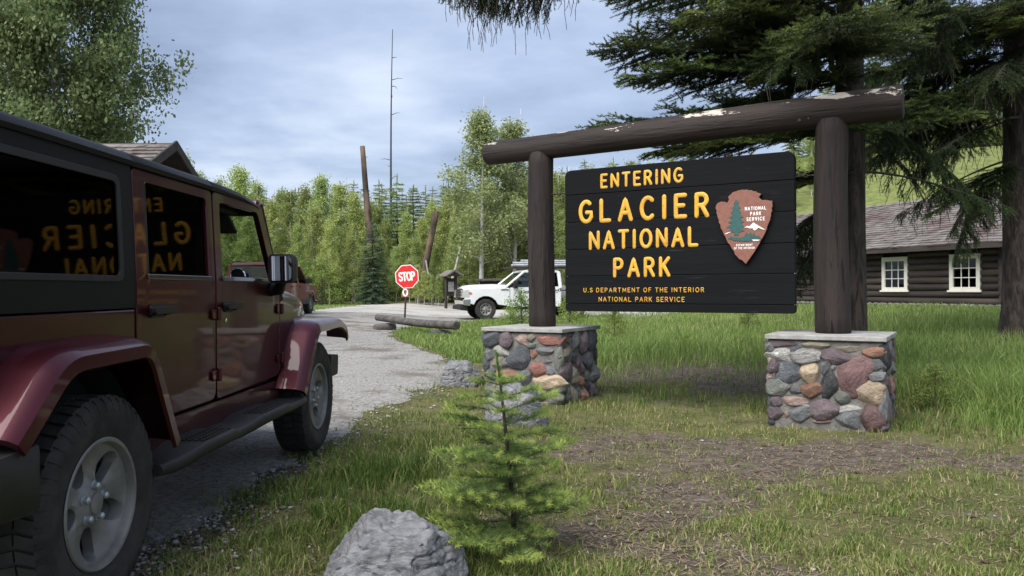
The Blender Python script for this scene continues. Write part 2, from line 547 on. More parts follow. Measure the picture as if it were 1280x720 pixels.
M['silver_wood'] = mat('silvered_deadwood', (0.28, 0.26, 0.24), (.40, .38, .35), scale=5, rough=.9, stretch=(1, 1, .3), bump=.4)
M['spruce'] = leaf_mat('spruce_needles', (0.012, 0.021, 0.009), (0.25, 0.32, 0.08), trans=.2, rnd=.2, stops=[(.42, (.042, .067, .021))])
M['fir_young'] = leaf_mat('young_fir_needles', (0.055, 0.095, 0.032), (0.46, 0.54, 0.14), trans=.38, rnd=.0, stops=[(.5, (.165, .25, .07))])
M['conifer'] = leaf_mat('conifer_needles', (0.085, 0.125, 0.036), (0.28, 0.34, 0.11), trans=.32, rnd=.3)
M['conifer_blue'] = leaf_mat('bluish_spruce_needles', (0.045, 0.078, 0.050), (0.15, 0.21, 0.13), trans=.12, rnd=.1)
M['aspen'] = leaf_mat('aspen_leaves', (0.215, 0.275, 0.088), (0.50, 0.555, 0.205), trans=.5, rnd=.25)
M['cotton'] = leaf_mat('cottonwood_leaves', (0.10, 0.145, 0.050), (0.30, 0.365, 0.165), trans=.4, rnd=.05)
M['cotton_pale'] = leaf_mat('pale_cottonwood_leaves', (0.19, 0.24, 0.095), (0.42, 0.47, 0.22), trans=.45, rnd=.08)
M['shrub'] = leaf_mat('shrub_leaves', (0.10, 0.155, 0.036), (0.27, 0.36, 0.09), trans=.4, rnd=.3)
M['grass_tall'] = leaf_mat('tall_meadow_grass', (0.095, 0.155, 0.036), (0.46, 0.44, 0.22), trans=.4, rnd=0, stops=[(.35, (.17, .255, .062)), (.7, (.28, .36, .11))])
M['grass_short'] = leaf_mat('short_lawn_grass', (0.060, 0.105, 0.020), (0.40, 0.33, 0.18), trans=.3, rnd=0, stops=[(.35, (.115, .18, .036)), (.6, (.225, .25, .075))])
M['straw'] = leaf_mat('dry_grass_litter', (0.10, 0.075, 0.045), (0.36, 0.29, 0.18), trans=.1, rnd=0)
# ================================================================ terrain
def fbm(x, y, s, seed=0.0):
    """cheap smooth pseudo-noise for arrays"""
    x = np.asarray(x, float) / s + seed; y = np.asarray(y, float) / s - seed * 1.7
    v = (np.sin(x * 1.3 + 2.1 * np.sin(y * .9 + seed)) + np.sin(y * 1.7 + 1.7 * np.sin(x * 1.1 - seed * 2))
         + .5 * np.sin(2.9 * x + 1.3 * y + 2 * np.sin(x * 2.3 - y * 1.9)) + .5 * np.sin(3.3 * y - 1.9 * x + 1.5 * np.sin(y * 2.7 + x)))
    return v / 3.0


def G(x, y):
    x = np.asarray(x, float); y = np.asarray(y, float)
    z = -0.16 * np.exp(-(((x - 2.2) / 3) ** 2 + ((y - 8) / 5) ** 2))
    z = z + .26 * sm(2, 7, -x) * sm(14, 28, y)
    z = z + .55 * sm(4.5, 11, x) * sm(9, 20, y)
    z = z + 13.5 * sm(42, 92, y + .4 * x) * (.22 + .78 * sm(0, 18, x))
    near = np.exp(-((x / 14) ** 2 + ((y - 6) / 18) ** 2))
    z = z + near * (.022 * fbm(x, y, .9) + .008 * fbm(x, y, .23, 3.0)) * (.25 + .75 * sm(-1.4, -.6, x))
    return z


def g(x, y):
    return float(G(x, y))


_hx = np.concatenate([np.linspace(-700, -60, 18)[:-1], np.linspace(-60, -9, 52)[:-1], np.linspace(-9, 10, 230)[:-1], np.linspace(10, 60, 52)[:-1], np.linspace(60, 700, 18)])
_hy = np.concatenate([np.linspace(-120, -6, 14)[:-1], np.linspace(-6, 2, 30)[:-1], np.linspace(2, 16, 190)[:-1], np.linspace(16, 60, 80)[:-1], np.linspace(60, 160, 40)[:-1], np.linspace(160, 900, 14)])
XX, YY = np.meshgrid(_hx, _hy)
ZZ = G(XX, YY)
nx_, ny_ = len(_hx), len(_hy)
idx = np.arange(nx_ * ny_).reshape(ny_, nx_)
Fq = np.stack([idx[:-1, :-1], idx[:-1, 1:], idx[1:, 1:], idx[1:, :-1]], -1).reshape(-1, 4)


def bare(x, y):
    """0 = grown over, 1 = bare earth"""
    x = np.asarray(x, float); y = np.asarray(y, float)
    b = 1.0 * np.exp(-(((x - 2.0) / 1.75) ** 2 + ((y - 6.35) / .85) ** 2))
    b = np.maximum(b, 1.05 * np.exp(-(((x - 2.9) / 2.3) ** 2 + ((y - 12.0) / 1.7) ** 2)))
    b = np.maximum(b, .8 * np.exp(-(((x - 3.9) / 1.0) ** 2 + ((y - 5.6) / .8) ** 2)))
    b = np.maximum(b, .85 * np.exp(-(((x - .9) / .5) ** 2 + ((y - 4.6) / 1.1) ** 2)))
    b = np.maximum(b, .8 * sm(-1.25, -1.7, x) * sm(9, 5, y))
    b = b + .06 * sm(8.5, 6.5, y) * sm(-.4, .6, x)
    b = b + .42 * fbm(x, y, .55, 1.3) + .18 * fbm(x, y, .17, 4.2)
    return np.clip(b, 0, 1)


BR = bare(XX, YY).ravel()
me = np_mesh('ground', np.stack([XX, YY, ZZ], -1).reshape(-1, 3), Fq, tint=BR, smooth=True)


def ground_material():
    m = bpy.data.materials.new('meadow_ground')
    m.use_nodes = True
    t, b, o = nodes_of(m)
    N, L = t.nodes.new, t.links.new
    geo = N('ShaderNodeNewGeometry')

    def nz(s, d=6, r=.6, off=0):
        n = N('ShaderNodeTexNoise'); n.inputs['Scale'].default_value = s; n.inputs['Detail'].default_value = d; n.inputs['Roughness'].default_value = r
        a = N('ShaderNodeVectorMath'); a.operation = 'ADD'; a.inputs[1].default_value = (off, off * 2, 0)
        L(geo.outputs['Position'], a.inputs[0]); L(a.outputs[0], n.inputs['Vector'])
        return n.outputs[0]

    def rng_(v, lo, hi):
        r = N('ShaderNodeMapRange'); r.interpolation_type = 'SMOOTHSTEP'; r.inputs[1].default_value = lo; r.inputs[2].default_value = hi
        L(v, r.inputs[0]); return r.outputs[0]

    def mx(f, a, c):
        x = N('ShaderNodeMix'); x.data_type = 'RGBA'
        L(f, x.inputs[0])
        for i, v in ((6, a), (7, c)):
            if isinstance(v, tuple): x.inputs[i].default_value = (*v, 1)
            else: L(v, x.inputs[i])
        return x.outputs[2]

    soil = mx(rng_(nz(7), .35, .65), (0.066, 0.050, 0.040), (0.135, 0.108, 0.088))
    soil = mx(rng_(nz(38, 4, .7, 3), .52, .66), soil, (0.225, 0.185, 0.15))
    turf = mx(rng_(nz(3.5, 6, .65, 7), .35, .62), (0.048, 0.058, 0.020), (0.140, 0.132, 0.060))
    turf = mx(rng_(nz(34, 6, .75, 1), .44, .60), turf, (0.12, 0.115, 0.045))
    at = N('ShaderNodeAttribute'); at.attribute_name = 'tint'
    ad = N('ShaderNodeMath'); ad.operation = 'ADD'
    sb = N('ShaderNodeMath'); sb.operation = 'MULTIPLY_ADD'; sb.inputs[1].default_value = .7; sb.inputs[2].default_value = -.35
    L(nz(9, 5, .7, 5), sb.inputs[0]); L(at.outputs['Fac'], ad.inputs[0]); L(sb.outputs[0], ad.inputs[1])
    c = mx(rng_(ad.outputs[0], .28, .62), turf, soil)
    # far meadow and hillside: yellow-green grass
    sp = N('ShaderNodeSeparateXYZ'); L(geo.outputs['Position'], sp.inputs[0])
    far = rng_(sp.outputs[1], 18, 34)
    c = mx(far, c, mx(rng_(nz(1.9, 9, .75, 9), .38, .62), (0.090, 0.115, 0.036), (0.165, 0.18, 0.062)))
    L(c, b.inputs['Base Color'])
    b.inputs['Roughness'].default_value = .95
    b.inputs['Specular IOR Level'].default_value = .15
    bp = N('ShaderNodeBump'); bp.inputs['Strength'].default_value = .9; bp.inputs['Distance'].default_value = .03
    L(nz(24, 8, .75, 2), bp.inputs['Height']); L(bp.outputs[0], b.inputs['Normal'])
    return m


M['ground'] = ground_material()
ground = tag(link('ground', me, M['ground']), 'grassy ground with bare earth patches around the stone piers', 'ground', kind='structure')

# ---------------------------------------------------------------- roads
M['gravel'] = mat('grey_road_gravel', (0.15, 0.138, 0.124), (0.34, 0.325, 0.305), scale=22, detail=9, rough=.95, bump=1.8, bscale=38, lo=.30, hi=.62, c3=(.135, .118, .098), c3scale=.9, c3lo=.47, c3hi=.66)
M['pale_gravel'] = mat('pale_road_gravel', (0.31, 0.29, 0.265), (0.44, 0.42, 0.39), scale=9, detail=8, rough=.95, bump=.8, bscale=24, c3=(.21, .195, .17), c3scale=.35, c3lo=.45, c3hi=.7)


def interp(tab, t):
    xs, ys = zip(*tab)
    return np.interp(t, xs, ys)


RIGHT_EDGE = [(-12, -1.75), (2, -1.7), (4, -1.62), (6, -1.5), (8, -1.35), (10, -1.0), (11.5, -.85), (13, -1.0), (15, -1.55), (18.5, -2.7), (21, -3.3), (24, -3.1), (27, -2.3), (30, -.6), (33, 1.0)]
LEFT_EDGE = [(-12, -9.6), (8, -8.6), (13, -6.4), (20, -6.4), (24, -9.8), (33, -10.2)]


def ribbon(name, rows, cols, e0, e1, lift):
    """rows of points between two edge functions"""
    V = []
    for t in rows:
        a, b_ = e0(t), e1(t)
        for k in range(cols):
            u = k / (cols - 1)
            x = a[0] + (b_[0] - a[0]) * u; y = a[1] + (b_[1] - a[1]) * u
            V.append((x, y, g(x, y) + lift - (.03 if k in (0, cols - 1) else 0)))
    n = len(rows)
    ii = np.arange(n * cols).reshape(n, cols)
    return np_mesh(name, V, np.stack([ii[:-1, :-1], ii[:-1, 1:], ii[1:, 1:], ii[1:, :-1]], -1).reshape(-1, 4), smooth=True)


rows = np.concatenate([np.linspace(-12, 2, 20)[:-1], np.linspace(2, 16, 110)[:-1], np.linspace(16, 33.5, 60)])
me = ribbon('gravel_road', rows, 70,
            lambda t: (interp(LEFT_EDGE, t), t),
            lambda t: (interp(RIGHT_EDGE, t) + .14 * float(fbm(t, 0, .35)) + .07 * float(fbm(t, 3, .11)), t), .014)
tag(link('gravel_road', me, M['gravel']), 'grey gravel road under the dark red off-road car', 'road', kind='structure')
rows = np.linspace(-10.5, 60, 120)
me = ribbon('cross_road', rows, 30,
            lambda t: (t, 32.4 + .5 * float(sm(0, 20, t)) + .25 * float(fbm(t, 0, 1.1)) + 5.5 * float(sm(-7.2, -10.5, t))),
            lambda t: (t, 51.0 - 6.0 * float(sm(-5, -10.5, t)) + .6 * float(fbm(t, 0, 2.1)) - 3 * float(sm(10, 40, t))), .026)
tag(link('cross_road', me, M['pale_gravel']), 'pale gravel road crossing behind the stop sign', 'road', kind='structure')
# ================================================================ lettering (routed stroke letters)
def _f():
    a = arc
    F = {}
    F['A'] = (.74, [[(0, 0), (.37, 1), (.74, 0)], [(.13, .34), (.61, .34)]])
    F['C'] = (.70, [a(.40, .5, .40, .5, 48, 312, 18)])
    F['D'] = (.70, [[(0, 0), (0, 1), (.25, 1)] + a(.25, .5, .42, .5, 85, -85, 14) + [(.25, 0), (0, 0)]])
    F['E'] = (.56, [[(.56, 1), (0, 1), (0, 0), (.56, 0)], [(0, .52), (.46, .52)]])
    F['F'] = (.54, [[(.54, 1), (0, 1), (0, 0)], [(0, .52), (.44, .52)]])
    F['G'] = (.74, [a(.40, .5, .40, .5, 52, 322, 18) + [(.74, .22), (.74, .46), (.44, .46)]])
    F['H'] = (.66, [[(0, 0), (0, 1)], [(.66, 0), (.66, 1)], [(0, .52), (.66, .52)]])
    F['I'] = (.06, [[(.03, 0), (.03, 1)]])
    F['K'] = (.62, [[(0, 0), (0, 1)], [(.60, 1), (.04, .42)], [(.22, .60), (.62, 0)]])
    F['L'] = (.54, [[(0, 1), (0, 0), (.54, 0)]])
    F['M'] = (.84, [[(0, 0), (.04, 1), (.42, .22), (.80, 1), (.84, 0)]])
    F['N'] = (.68, [[(0, 0), (0, 1), (.68, 0), (.68, 1)]])
    F['O'] = (.78, [a(.39, .5, .39, .5, 90, 450, 22)])
    F['P'] = (.60, [[(0, 0), (0, 1), (.30, 1)] + a(.30, .735, .29, .265, 80, -80, 10) + [(.30, .47), (.02, .47)]])
    F['R'] = (.62, [[(0, 0), (0, 1), (.30, 1)] + a(.30, .745, .29, .255, 80, -80, 10) + [(.30, .49), (.02, .49)], [(.32, .47), (.62, 0)]])
    F['S'] = (.60, [a(.30, .755, .27, .245, 25, 90, 5) + a(.30, .755, .28, .245, 100, 255, 10) + a(.30, .245, .30, .245, 80, -60, 10) + a(.30, .245, .29, .245, -80, -160, 6)])
    F['T'] = (.66, [[(0, 1), (.66, 1)], [(.33, 1), (.33, 0)]])
    F['U'] = (.66, [[(0, 1), (0, .33)] + a(.33, .33, .33, .33, 180, 360, 12) + [(.66, .33), (.66, 1)]])
    F['V'] = (.70, [[(0, 1), (.35, 0), (.70, 1)]])
    F['.'] = (.05, [[(.02, 0), (.03, .03)]])
    return F


FONT = _f()


def letter_mesh(mb, ch, x, z, h, w, y, relief, wx=1.0, n=8, lean=0.0):
    """stroke letter with its lower left at (x,z), height h, stroke width w, standing proud of plane y towards -y"""
    wd, strokes = FONT[ch]
    for si, st in enumerate(strokes):
        P = [Vector((x + p[0] * h * wx + lean * p[1] * h, y - .0006 * si, z + p[1] * h)) for p in st]
        P = [p for i, p in enumerate(P) if i == 0 or (p - P[i - 1]).length > h * .004]
        # subdivide corners slightly so that mitres stay clean
        Q = []
        for i, p in enumerate(P):
            if 0 < i < len(P) - 1:
                a, b_ = (P[i - 1] - p), (P[i + 1] - p)
                if a.length > w * 1.2 or b_.length > w * 1.2:
                    if a.normalized().angle(b_.normalized()) < R(150):
                        Q += [p + a.normalized() * min(w * .3, a.length * .4), p, p + b_.normalized() * min(w * .3, b_.length * .4)]
                        continue
            Q.append(p)
        closed = (Q[0] - Q[-1]).length < 1e-4
        rads = [w / 2] * len(Q)
        if not closed:
            d0 = (Q[0] - Q[1]).normalized(); d1 = (Q[-1] - Q[-2]).normalized()
            Q = [Q[0] + d0 * w * .48, Q[0] + d0 * w * .34] + Q + [Q[-1] + d1 * w * .34, Q[-1] + d1 * w * .48]
            rads = [w * .12, w * .36] + rads + [w * .36, w * .12]
        mb.tube(Q, rads, n=n, flat=(2 * relief / w, 1.0), up=(0, -1, 0))
    return wd * h * wx


def text_width(s, h, gap, wx, sp):
    return sum((sp if c == ' ' else FONT[c][0] * h * wx + gap) for c in s) - gap


def text_line(s, x0, x1, z, h, w, y, relief, mat_, parent, name='letter', sp=.35, each=True, wx=1.0, n=8, gapf=None):
    """spread a line of text between x0 and x1"""
    nl = sum(c != ' ' for c in s) + 0
    ns = s.count(' ')
    body = sum(FONT[c][0] * h * wx for c in s if c != ' ')
    spw = sp * h
    gap = (x1 - x0 - body - spw * ns) / max(1, len(s) - 1 - ns)
    x = x0
    mb = MB()
    for c in s:
        if c == ' ':
            x += spw
            continue
        if each: mb = MB()
        wd = letter_mesh(mb, c, x, z + (random.uniform(-.008, .008) * h if each else 0), h, w, y, relief, wx, n)
        if each:
            mb.build(name, mat_, parent, smooth=50)
        x += wd + gap
    if not each:
        mb.build(name, mat_, parent, smooth=50)


# ================================================================ entrance sign
TH = R(30.5)
SX, SY = 1.774, 8.69
sign = empty('entrance_sign', (SX, SY, 0), -TH, 'large dark timber entrance sign with big yellow lettering hung under a log beam', 'sign')


def log_path(p0, p1, r0, r1, n=14, wob=.012, seg=26, seed=0, mb=None):
    p0, p1 = Vector(p0), Vector(p1)
    mb = mb or MB()
    V, F = [], []
    d = (p1 - p0)
    ax = d.normalized()
    u = Vector((0, 0, 1)) if abs(ax.z) < .9 else Vector((1, 0, 0))
    u = (u - ax * u.dot(ax)).normalized(); w = ax.cross(u)
    ts = [0] + [i / n for i in range(n + 1)] + [1]
    for i, t in enumerate(ts):
        c = p0 + d * t
        r = r0 + (r1 - r0) * t
        c = c + u * wob * math.sin(5 * t + seed) + w * wob * math.cos(4 * t + seed * 2)
        if i == 0 or i == len(ts) - 1:
            r *= .93
            c = c - ax * (.0 if i == 0 else 0)
        elif i == 1: c = c + ax * .012
        elif i == len(ts) - 2: c = c - ax * .012
        for k in range(seg):
            a = 2 * math.pi * k / seg
            q = r * (1 + .025 * mnoise.noise(Vector((math.cos(a) * 1.2 + seed * 7, math.sin(a) * 1.2, t * d.length * 1.1))))
            V.append(c + (u * math.cos(a) + w * math.sin(a)) * q)
    m = len(ts)
    for i in range(m - 1):
        for k in range(seg):
            F.append((i * seg + k, i * seg + (k + 1) % seg, (i + 1) * seg + (k + 1) % seg, (i + 1) * seg + k))
    F += [tuple(range(seg - 1, -1, -1)), tuple((m - 1) * seg + k for k in range(seg))]
    return mb.add(V, F)


PIER_TOP = .745
log_path((-1.643, 0, PIER_TOP + .002), (-1.643, 0, 2.84), .166, .148, seed=1).build('post', M['timber'], sign, smooth=50)
log_path((1.643, 0, PIER_TOP + .002), (1.643, 0, 2.87), .172, .152, seed=2).build('post', M['timber'], sign, smooth=50)


def beam_material():
    m = mat('peeling_beam_paint', (0.018, 0.013, 0.011), (0.033, 0.0245, 0.021), scale=9, rough=.6, rough2=.78, bump=1.2, bscale=20, stretch=(.08, 1, 1), c3=(.007, .006, .0055), c3scale=17, c3lo=.585, c3hi=.625, spec=.3)
    t, b, o = nodes_of(m)
    N, L = t.nodes.new, t.links.new
    tcn = N('ShaderNodeTexCoord')
    sp = N('ShaderNodeSeparateXYZ'); L(tcn.outputs['Object'], sp.inputs[0])
    mp = N('ShaderNodeMapping'); mp.inputs['Scale'].default_value = (.9, 2.6, 2.6); mp.inputs['Location'].default_value = (.35, .2, .1)
    L(tcn.outputs['Object'], mp.inputs[0])
    nz = N('ShaderNodeTexNoise'); nz.inputs['Scale'].default_value = 2.0; nz.inputs['Detail'].default_value = 10; nz.inputs['Roughness'].default_value = .72
    L(mp.outputs[0], nz.inputs['Vector'])
    # flaked patches keep to the weather side (top) of the log
    r1 = N('ShaderNodeMapRange'); r1.inputs[1].default_value = 2.95; r1.inputs[2].default_value = 3.07; r1.inputs[3].default_value = -.13; r1.inputs[4].default_value = .035
    L(sp.outputs[2], r1.inputs[0])
    ad = N('ShaderNodeMath'); ad.operation = 'ADD'; L(nz.outputs[0], ad.inputs[0]); L(r1.outputs[0], ad.inputs[1])
    th = N('ShaderNodeMapRange'); th.interpolation_type = 'SMOOTHSTEP'; th.inputs[1].default_value = .574; th.inputs[2].default_value = .584
    L(ad.outputs[0], th.inputs[0])
    mx = N('ShaderNodeMix'); mx.data_type = 'RGBA'
    lk = b.inputs['Base Color'].links[0].from_socket
    L(th.outputs[0], mx.inputs[0]); L(lk, mx.inputs[6])
    n2 = N('ShaderNodeTexNoise'); n2.inputs['Scale'].default_value = 18; L(tcn.outputs['Object'], n2.inputs['Vector'])
    m2 = N('ShaderNodeMix'); m2.data_type = 'RGBA'; m2.inputs[6].default_value = (.36, .30, .24, 1); m2.inputs[7].default_value = (.62, .58, .52, 1)
    L(n2.outputs[0], m2.inputs[0]); L(m2.outputs[2], mx.inputs[7])
    L(mx.outputs[2], b.inputs['Base Color'])
    return m


M['beam'] = beam_material()
log_path((-2.41, 0, 2.905), (2.29, 0, 2.965), .142, .168, n=22, wob=.008, seed=4).build('beam', M['beam'], sign, smooth=50)

board = MB().box(-1.275, 1.275, -.020, .035, .02, 1.64).build('sign_board', M['plank_core'], sign, loc=(0, 0, .93))
cuts = [0, .094, .414, .726, 1.046, 1.367, 1.66]
for i in range(6):
    z0, z1 = cuts[i] + .0025, cuts[i + 1] - .0025
    r = [.0, .0, .0, .0]
    if i == 0: r = [.085, .085, 0, 0]
    P = [(-1.3, z0), (1.3, z0), (1.3, z1), (-1.3, z1)]
    if i == 0: r = [.085, .085, 0, 0]
    if i == 5: r = [0, 0, .085, .085]
    # a little uneven, as the boards have weathered
    dy = [.003, 0, .002, -.001, .0015, -.002][i]
    MB().prism(round_poly(P, r, 6), -.044 + dy, .044, 'y').build('plank', M['plank'], board, bevel=.004)
FY = -.0445
text_line('ENTERING', -.83, .125, 1.432, .142, .031, FY - .001, .005, M['yellow'], board, wx=.80)
text_line('GLACIER', -1.10, .40, 1.048, .232, .047, FY, .006, M['yellow'], board, wx=.80)
text_line('NATIONAL', -.975, .285, .732, .186, .039, FY, .0055, M['yellow'], board, wx=.80)
text_line('PARK', -.672, -.03, .41, .190, .039, FY, .0055, M['yellow'], board, wx=.80)
text_line('U.S DEPARTMENT OF THE INTERIOR', -1.06, .36, .226, .046, .0085, FY, .004, M['yellow'], board, name='lettering', each=False, sp=.62, n=6)
text_line('NATIONAL PARK SERVICE', -.868, .145, .120, .048, .0088, FY, .004, M['yellow'], board, name='lettering', each=False, sp=.7, n=6)
# arrowhead emblem
ARROW = [(0.505, 1.129), (0.522, 1.165), (0.57, 1.182), (0.634, 1.167), (0.648, 1.204), (0.636, 1.225), (0.686, 1.269), (0.754, 1.289), (0.833, 1.29), (0.925, 1.262), (0.977, 1.231),
         (0.95, 1.202), (0.989, 1.173), (1.092, 1.159), (1.084, 1.053), (1.063, 0.962), (1.016, 0.832), (0.93, 0.676), (0.823, 0.52), (0.731, 0.59), (0.653, 0.715), (0.586, 0.84), (0.54, 0.966), (0.518, 1.063)]
pts = []
for i, p in enumerate(ARROW):
    q = ARROW[(i + 1) % len(ARROW)]
    for k in range(4):
        t = k / 4
        j = .004 * math.sin(i * 5.1 + k * 2.3)
        pts.append((p[0] + (q[0] - p[0]) * t + j, p[1] + (q[1] - p[1]) * t + j * .7))
ab = MB().prism(pts, -.092, FY - .001, 'y')
for i in range(len(ab.m)):
    ab.m[i] = 0 if i == 0 else 1
emblem = ab.build('arrowhead_emblem', [M['arrow_brown'], M['arrow_edge']], sign, bevel=.004, loc=(0, 0, .93))
AY = -.0925
tr = []
lv = [(1.180, .006), (1.150, .022), (1.140, .012), (1.105, .036), (1.095, .020), (1.055, .050), (1.045, .026), (1.005, .062), (.993, .034), (.955, .074), (.943, .044), (.905, .086), (.893, .05), (.862, .070), (.848, .016), (.815, .018)]
cxp = .717
left = [(cxp - w_ * (1.0 + .12 * math.sin(i * 3)), z) for i, (z, w_) in enumerate(lv)]
right = [(cxp + .012 + w_ * (1.0 + .14 * math.sin(i * 2 + 1)), z) for i, (z, w_) in enumerate(lv)]
MB().prism([(cxp + .004, 1.192)] + right + left[::-1], AY - .004, AY, 'y').build('tree_motif', M['arrow_green'], emblem)
base_ = [(.633, .790), (.668, .812), (.690, .800), (.76, .792), (.80, .800), (.832, .845), (.848, .812), (.868, .852), (.884, .812), (.905, .838), (.92, .806), (.955, .806), (.975, .775), (.93, .760), (.80, .752), (.70, .765), (.655, .782)]
MB().prism(base_, AY - .0055, AY, 'y').build('ground_motif', M['arrow_green'], emblem)
MB().prism([(.804, .893), (.838, .912), (.86, .906), (.901, .945), (.93, .922), (1.021, .862), (.985, .872), (.95, .888), (.925, .866), (.905, .862), (.892, .886), (.862, .884), (.835, .896)], AY - .0045, AY, 'y').build('mountain_motif', M['white_paint'], emblem)
MB().prism([(.884, .768), (.966, .764), (.950, .752), (.900, .752)], AY - .0075, AY - .005, 'y').build('river_motif', M['white_paint'], emblem)
MB().prism([(.604, .838), (.630, .850), (.672, .862), (.672, .856), (.640, .845), (.615, .833)], AY - .0035, AY, 'y').build('ridge_motif', M['white_paint'], emblem)
for s, x0, x1, z, h in (('NATIONAL', .815, 1.026, 1.073, .033), ('PARK', .869, .975, 1.018, .033), ('SERVICE', .832, 1.012, .963, .033)):
    text_line(s, x0, x1, z, h, .0078, AY, .0025, M['white_paint'], emblem, name='lettering', each=False, n=6, wx=.75)
for s, x0, x1, z, h in (('DEPARTMENT', .722, .888, .704, .019), ('OF THE INTERIOR', .700, .908, .672, .019)):
    text_line(s, x0, x1, z, h, .0048, AY, .002, M['white_paint'], emblem, name='lettering', each=False, sp=.5, n=6, wx=.75)
# hangers: eye bolts and short chains between the board and the posts
for sgn in (-1, 1):
    for z in (.93 + .25, .93 + 1.40):
        mb = MB()
        xa, xb = sgn * 1.27, sgn * (1.643 - .13)
        mb.tube([(xa, 0, z), (xa + sgn * .09, 0, z)], .008, 8)
        mb.tube([(xb, 0, z), (xb - sgn * .07, 0, z)], .008, 8)
        lo_, hi_ = sorted((xa + sgn * .08, xb - sgn * .06))
        nl_ = max(2, int((hi_ - lo_) / .032))
        for k in range(nl_):
            cx_ = lo_ + (k + .5) * (hi_ - lo_) / nl_
            L_ = [(cx_ + .024 * math.cos(a), (0 if k % 2 else .013 * math.sin(a)), z + (.013 * math.sin(a) if k % 2 else 0)) for a in np.linspace(0, 2 * math.pi, 13)]
            mb.tube(L_, .0045, 6, caps=False)
        mb.build('hanger_chain', M['steel_dark'], sign, smooth=60)

# ================================================================ stone piers
STONES = []
for sd in range(9):
    bm = bmesh.new()
    bmesh.ops.create_icosphere(bm, subdivisions=4, radius=1)
    p_ = [2.3, 2.8, 3.4, 2.5, 4.0, 2.2, 3.0, 2.6, 3.6][sd]
    rs_ = random.Random(sd * 7 + 1)
    cutp = [(Vector((rs_.uniform(-1, 1), rs_.uniform(-1, .2), rs_.uniform(-1, 1))).normalized(), rs_.uniform(.70, .90)) for _ in range(9)]
    for v in bm.verts:
        d = v.co.normalized()
        nrm = (abs(d.x) ** p_ + abs(d.y) ** 2.4 + abs(d.z) ** p_) ** (1 / ((p_ + 2.4) / 2 if False else p_))
        q = d / max(nrm, .3)
        k = 1 + .24 * mnoise.noise(d * 1.2 + Vector((sd * 9.1, 3, 1))) + .11 * mnoise.noise(d * 2.9 + Vector((sd * 5.1, 7, 2))) + .03 * mnoise.noise(d * 7 + Vector((sd, 7, 2)))
        p3 = q * k
        for d_, h_ in cutp:
            e_ = p3.dot(d_) - h_
            if e_ > 0: p3 -= d_ * e_ * .85
        v.co = p3
    ms = bpy.data.meshes.new('stone_%d' % sd)
    bm.to_mesh(ms); bm.free(); ms.shade_smooth()
    STONES.append(ms)
_stone_cache = {}


def stone(parent, colour, loc, size, roll, face, sd):
    """face: rotation about z of the outward normal (-y at 0)"""
    key = (sd, colour)
    if key not in _stone_cache:
        c = STONES[sd].copy()
        c.materials.append(M['st_' + colour])
        _stone_cache[key] = c
    o = bpy.data.objects.new('stone', _stone_cache[key])
    COL.objects.link(o)
    o.parent = parent
    o.location = loc
    o.rotation_mode = 'XYZ'
    o.rotation_euler = (Matrix.Rotation(face, 3, 'Z') @ Matrix.Rotation(roll, 3, 'Y')).to_euler()
    o.scale = size
    return o


def packed(w, h, n, seed):
    """stones for a rectangle w x h by relaxed cells: (cx, cz, a, b, angle)"""
    r_ = np.random.default_rng(seed)
    P = r_.random((n, 2)) * [w, h]
    wt = r_.uniform(.7, 1.35, n)
    gx, gz = np.meshgrid((np.arange(90) + .5) / 90 * w, (np.arange(90) + .5) / 90 * h)
    pix = np.stack([gx.ravel(), gz.ravel()], 1)
    for it in range(4):
        d = ((pix[:, None, :] - P[None]) ** 2).sum(-1) / (wt[None] ** 2)
        own = d.argmin(1)
        if it < 3:
            for i in range(n):
                m = own == i
                if m.any(): P[i] = pix[m].mean(0) * .8 + P[i] * .2
    res = []
    for i in range(n):
        m = own == i
        if m.sum() < 12: continue
        q = pix[m]; c = q.mean(0)
        cv = np.cov((q - c).T)
        ev, vec = np.linalg.eigh(cv)
        a, b_ = 1.72 * np.sqrt(np.maximum(ev[::-1], 1e-6))
        ang = math.atan2(vec[1, 1], vec[0, 1])
        res.append((c[0], c[1], a - .008, b_ - .008, ang))
    return res


PAL = ['grey', 'grey', 'slate', 'slate', 'plum', 'plum', 'maroon', 'green', 'tan', 'pink', 'rust', 'olive', 'black', 'speckle']
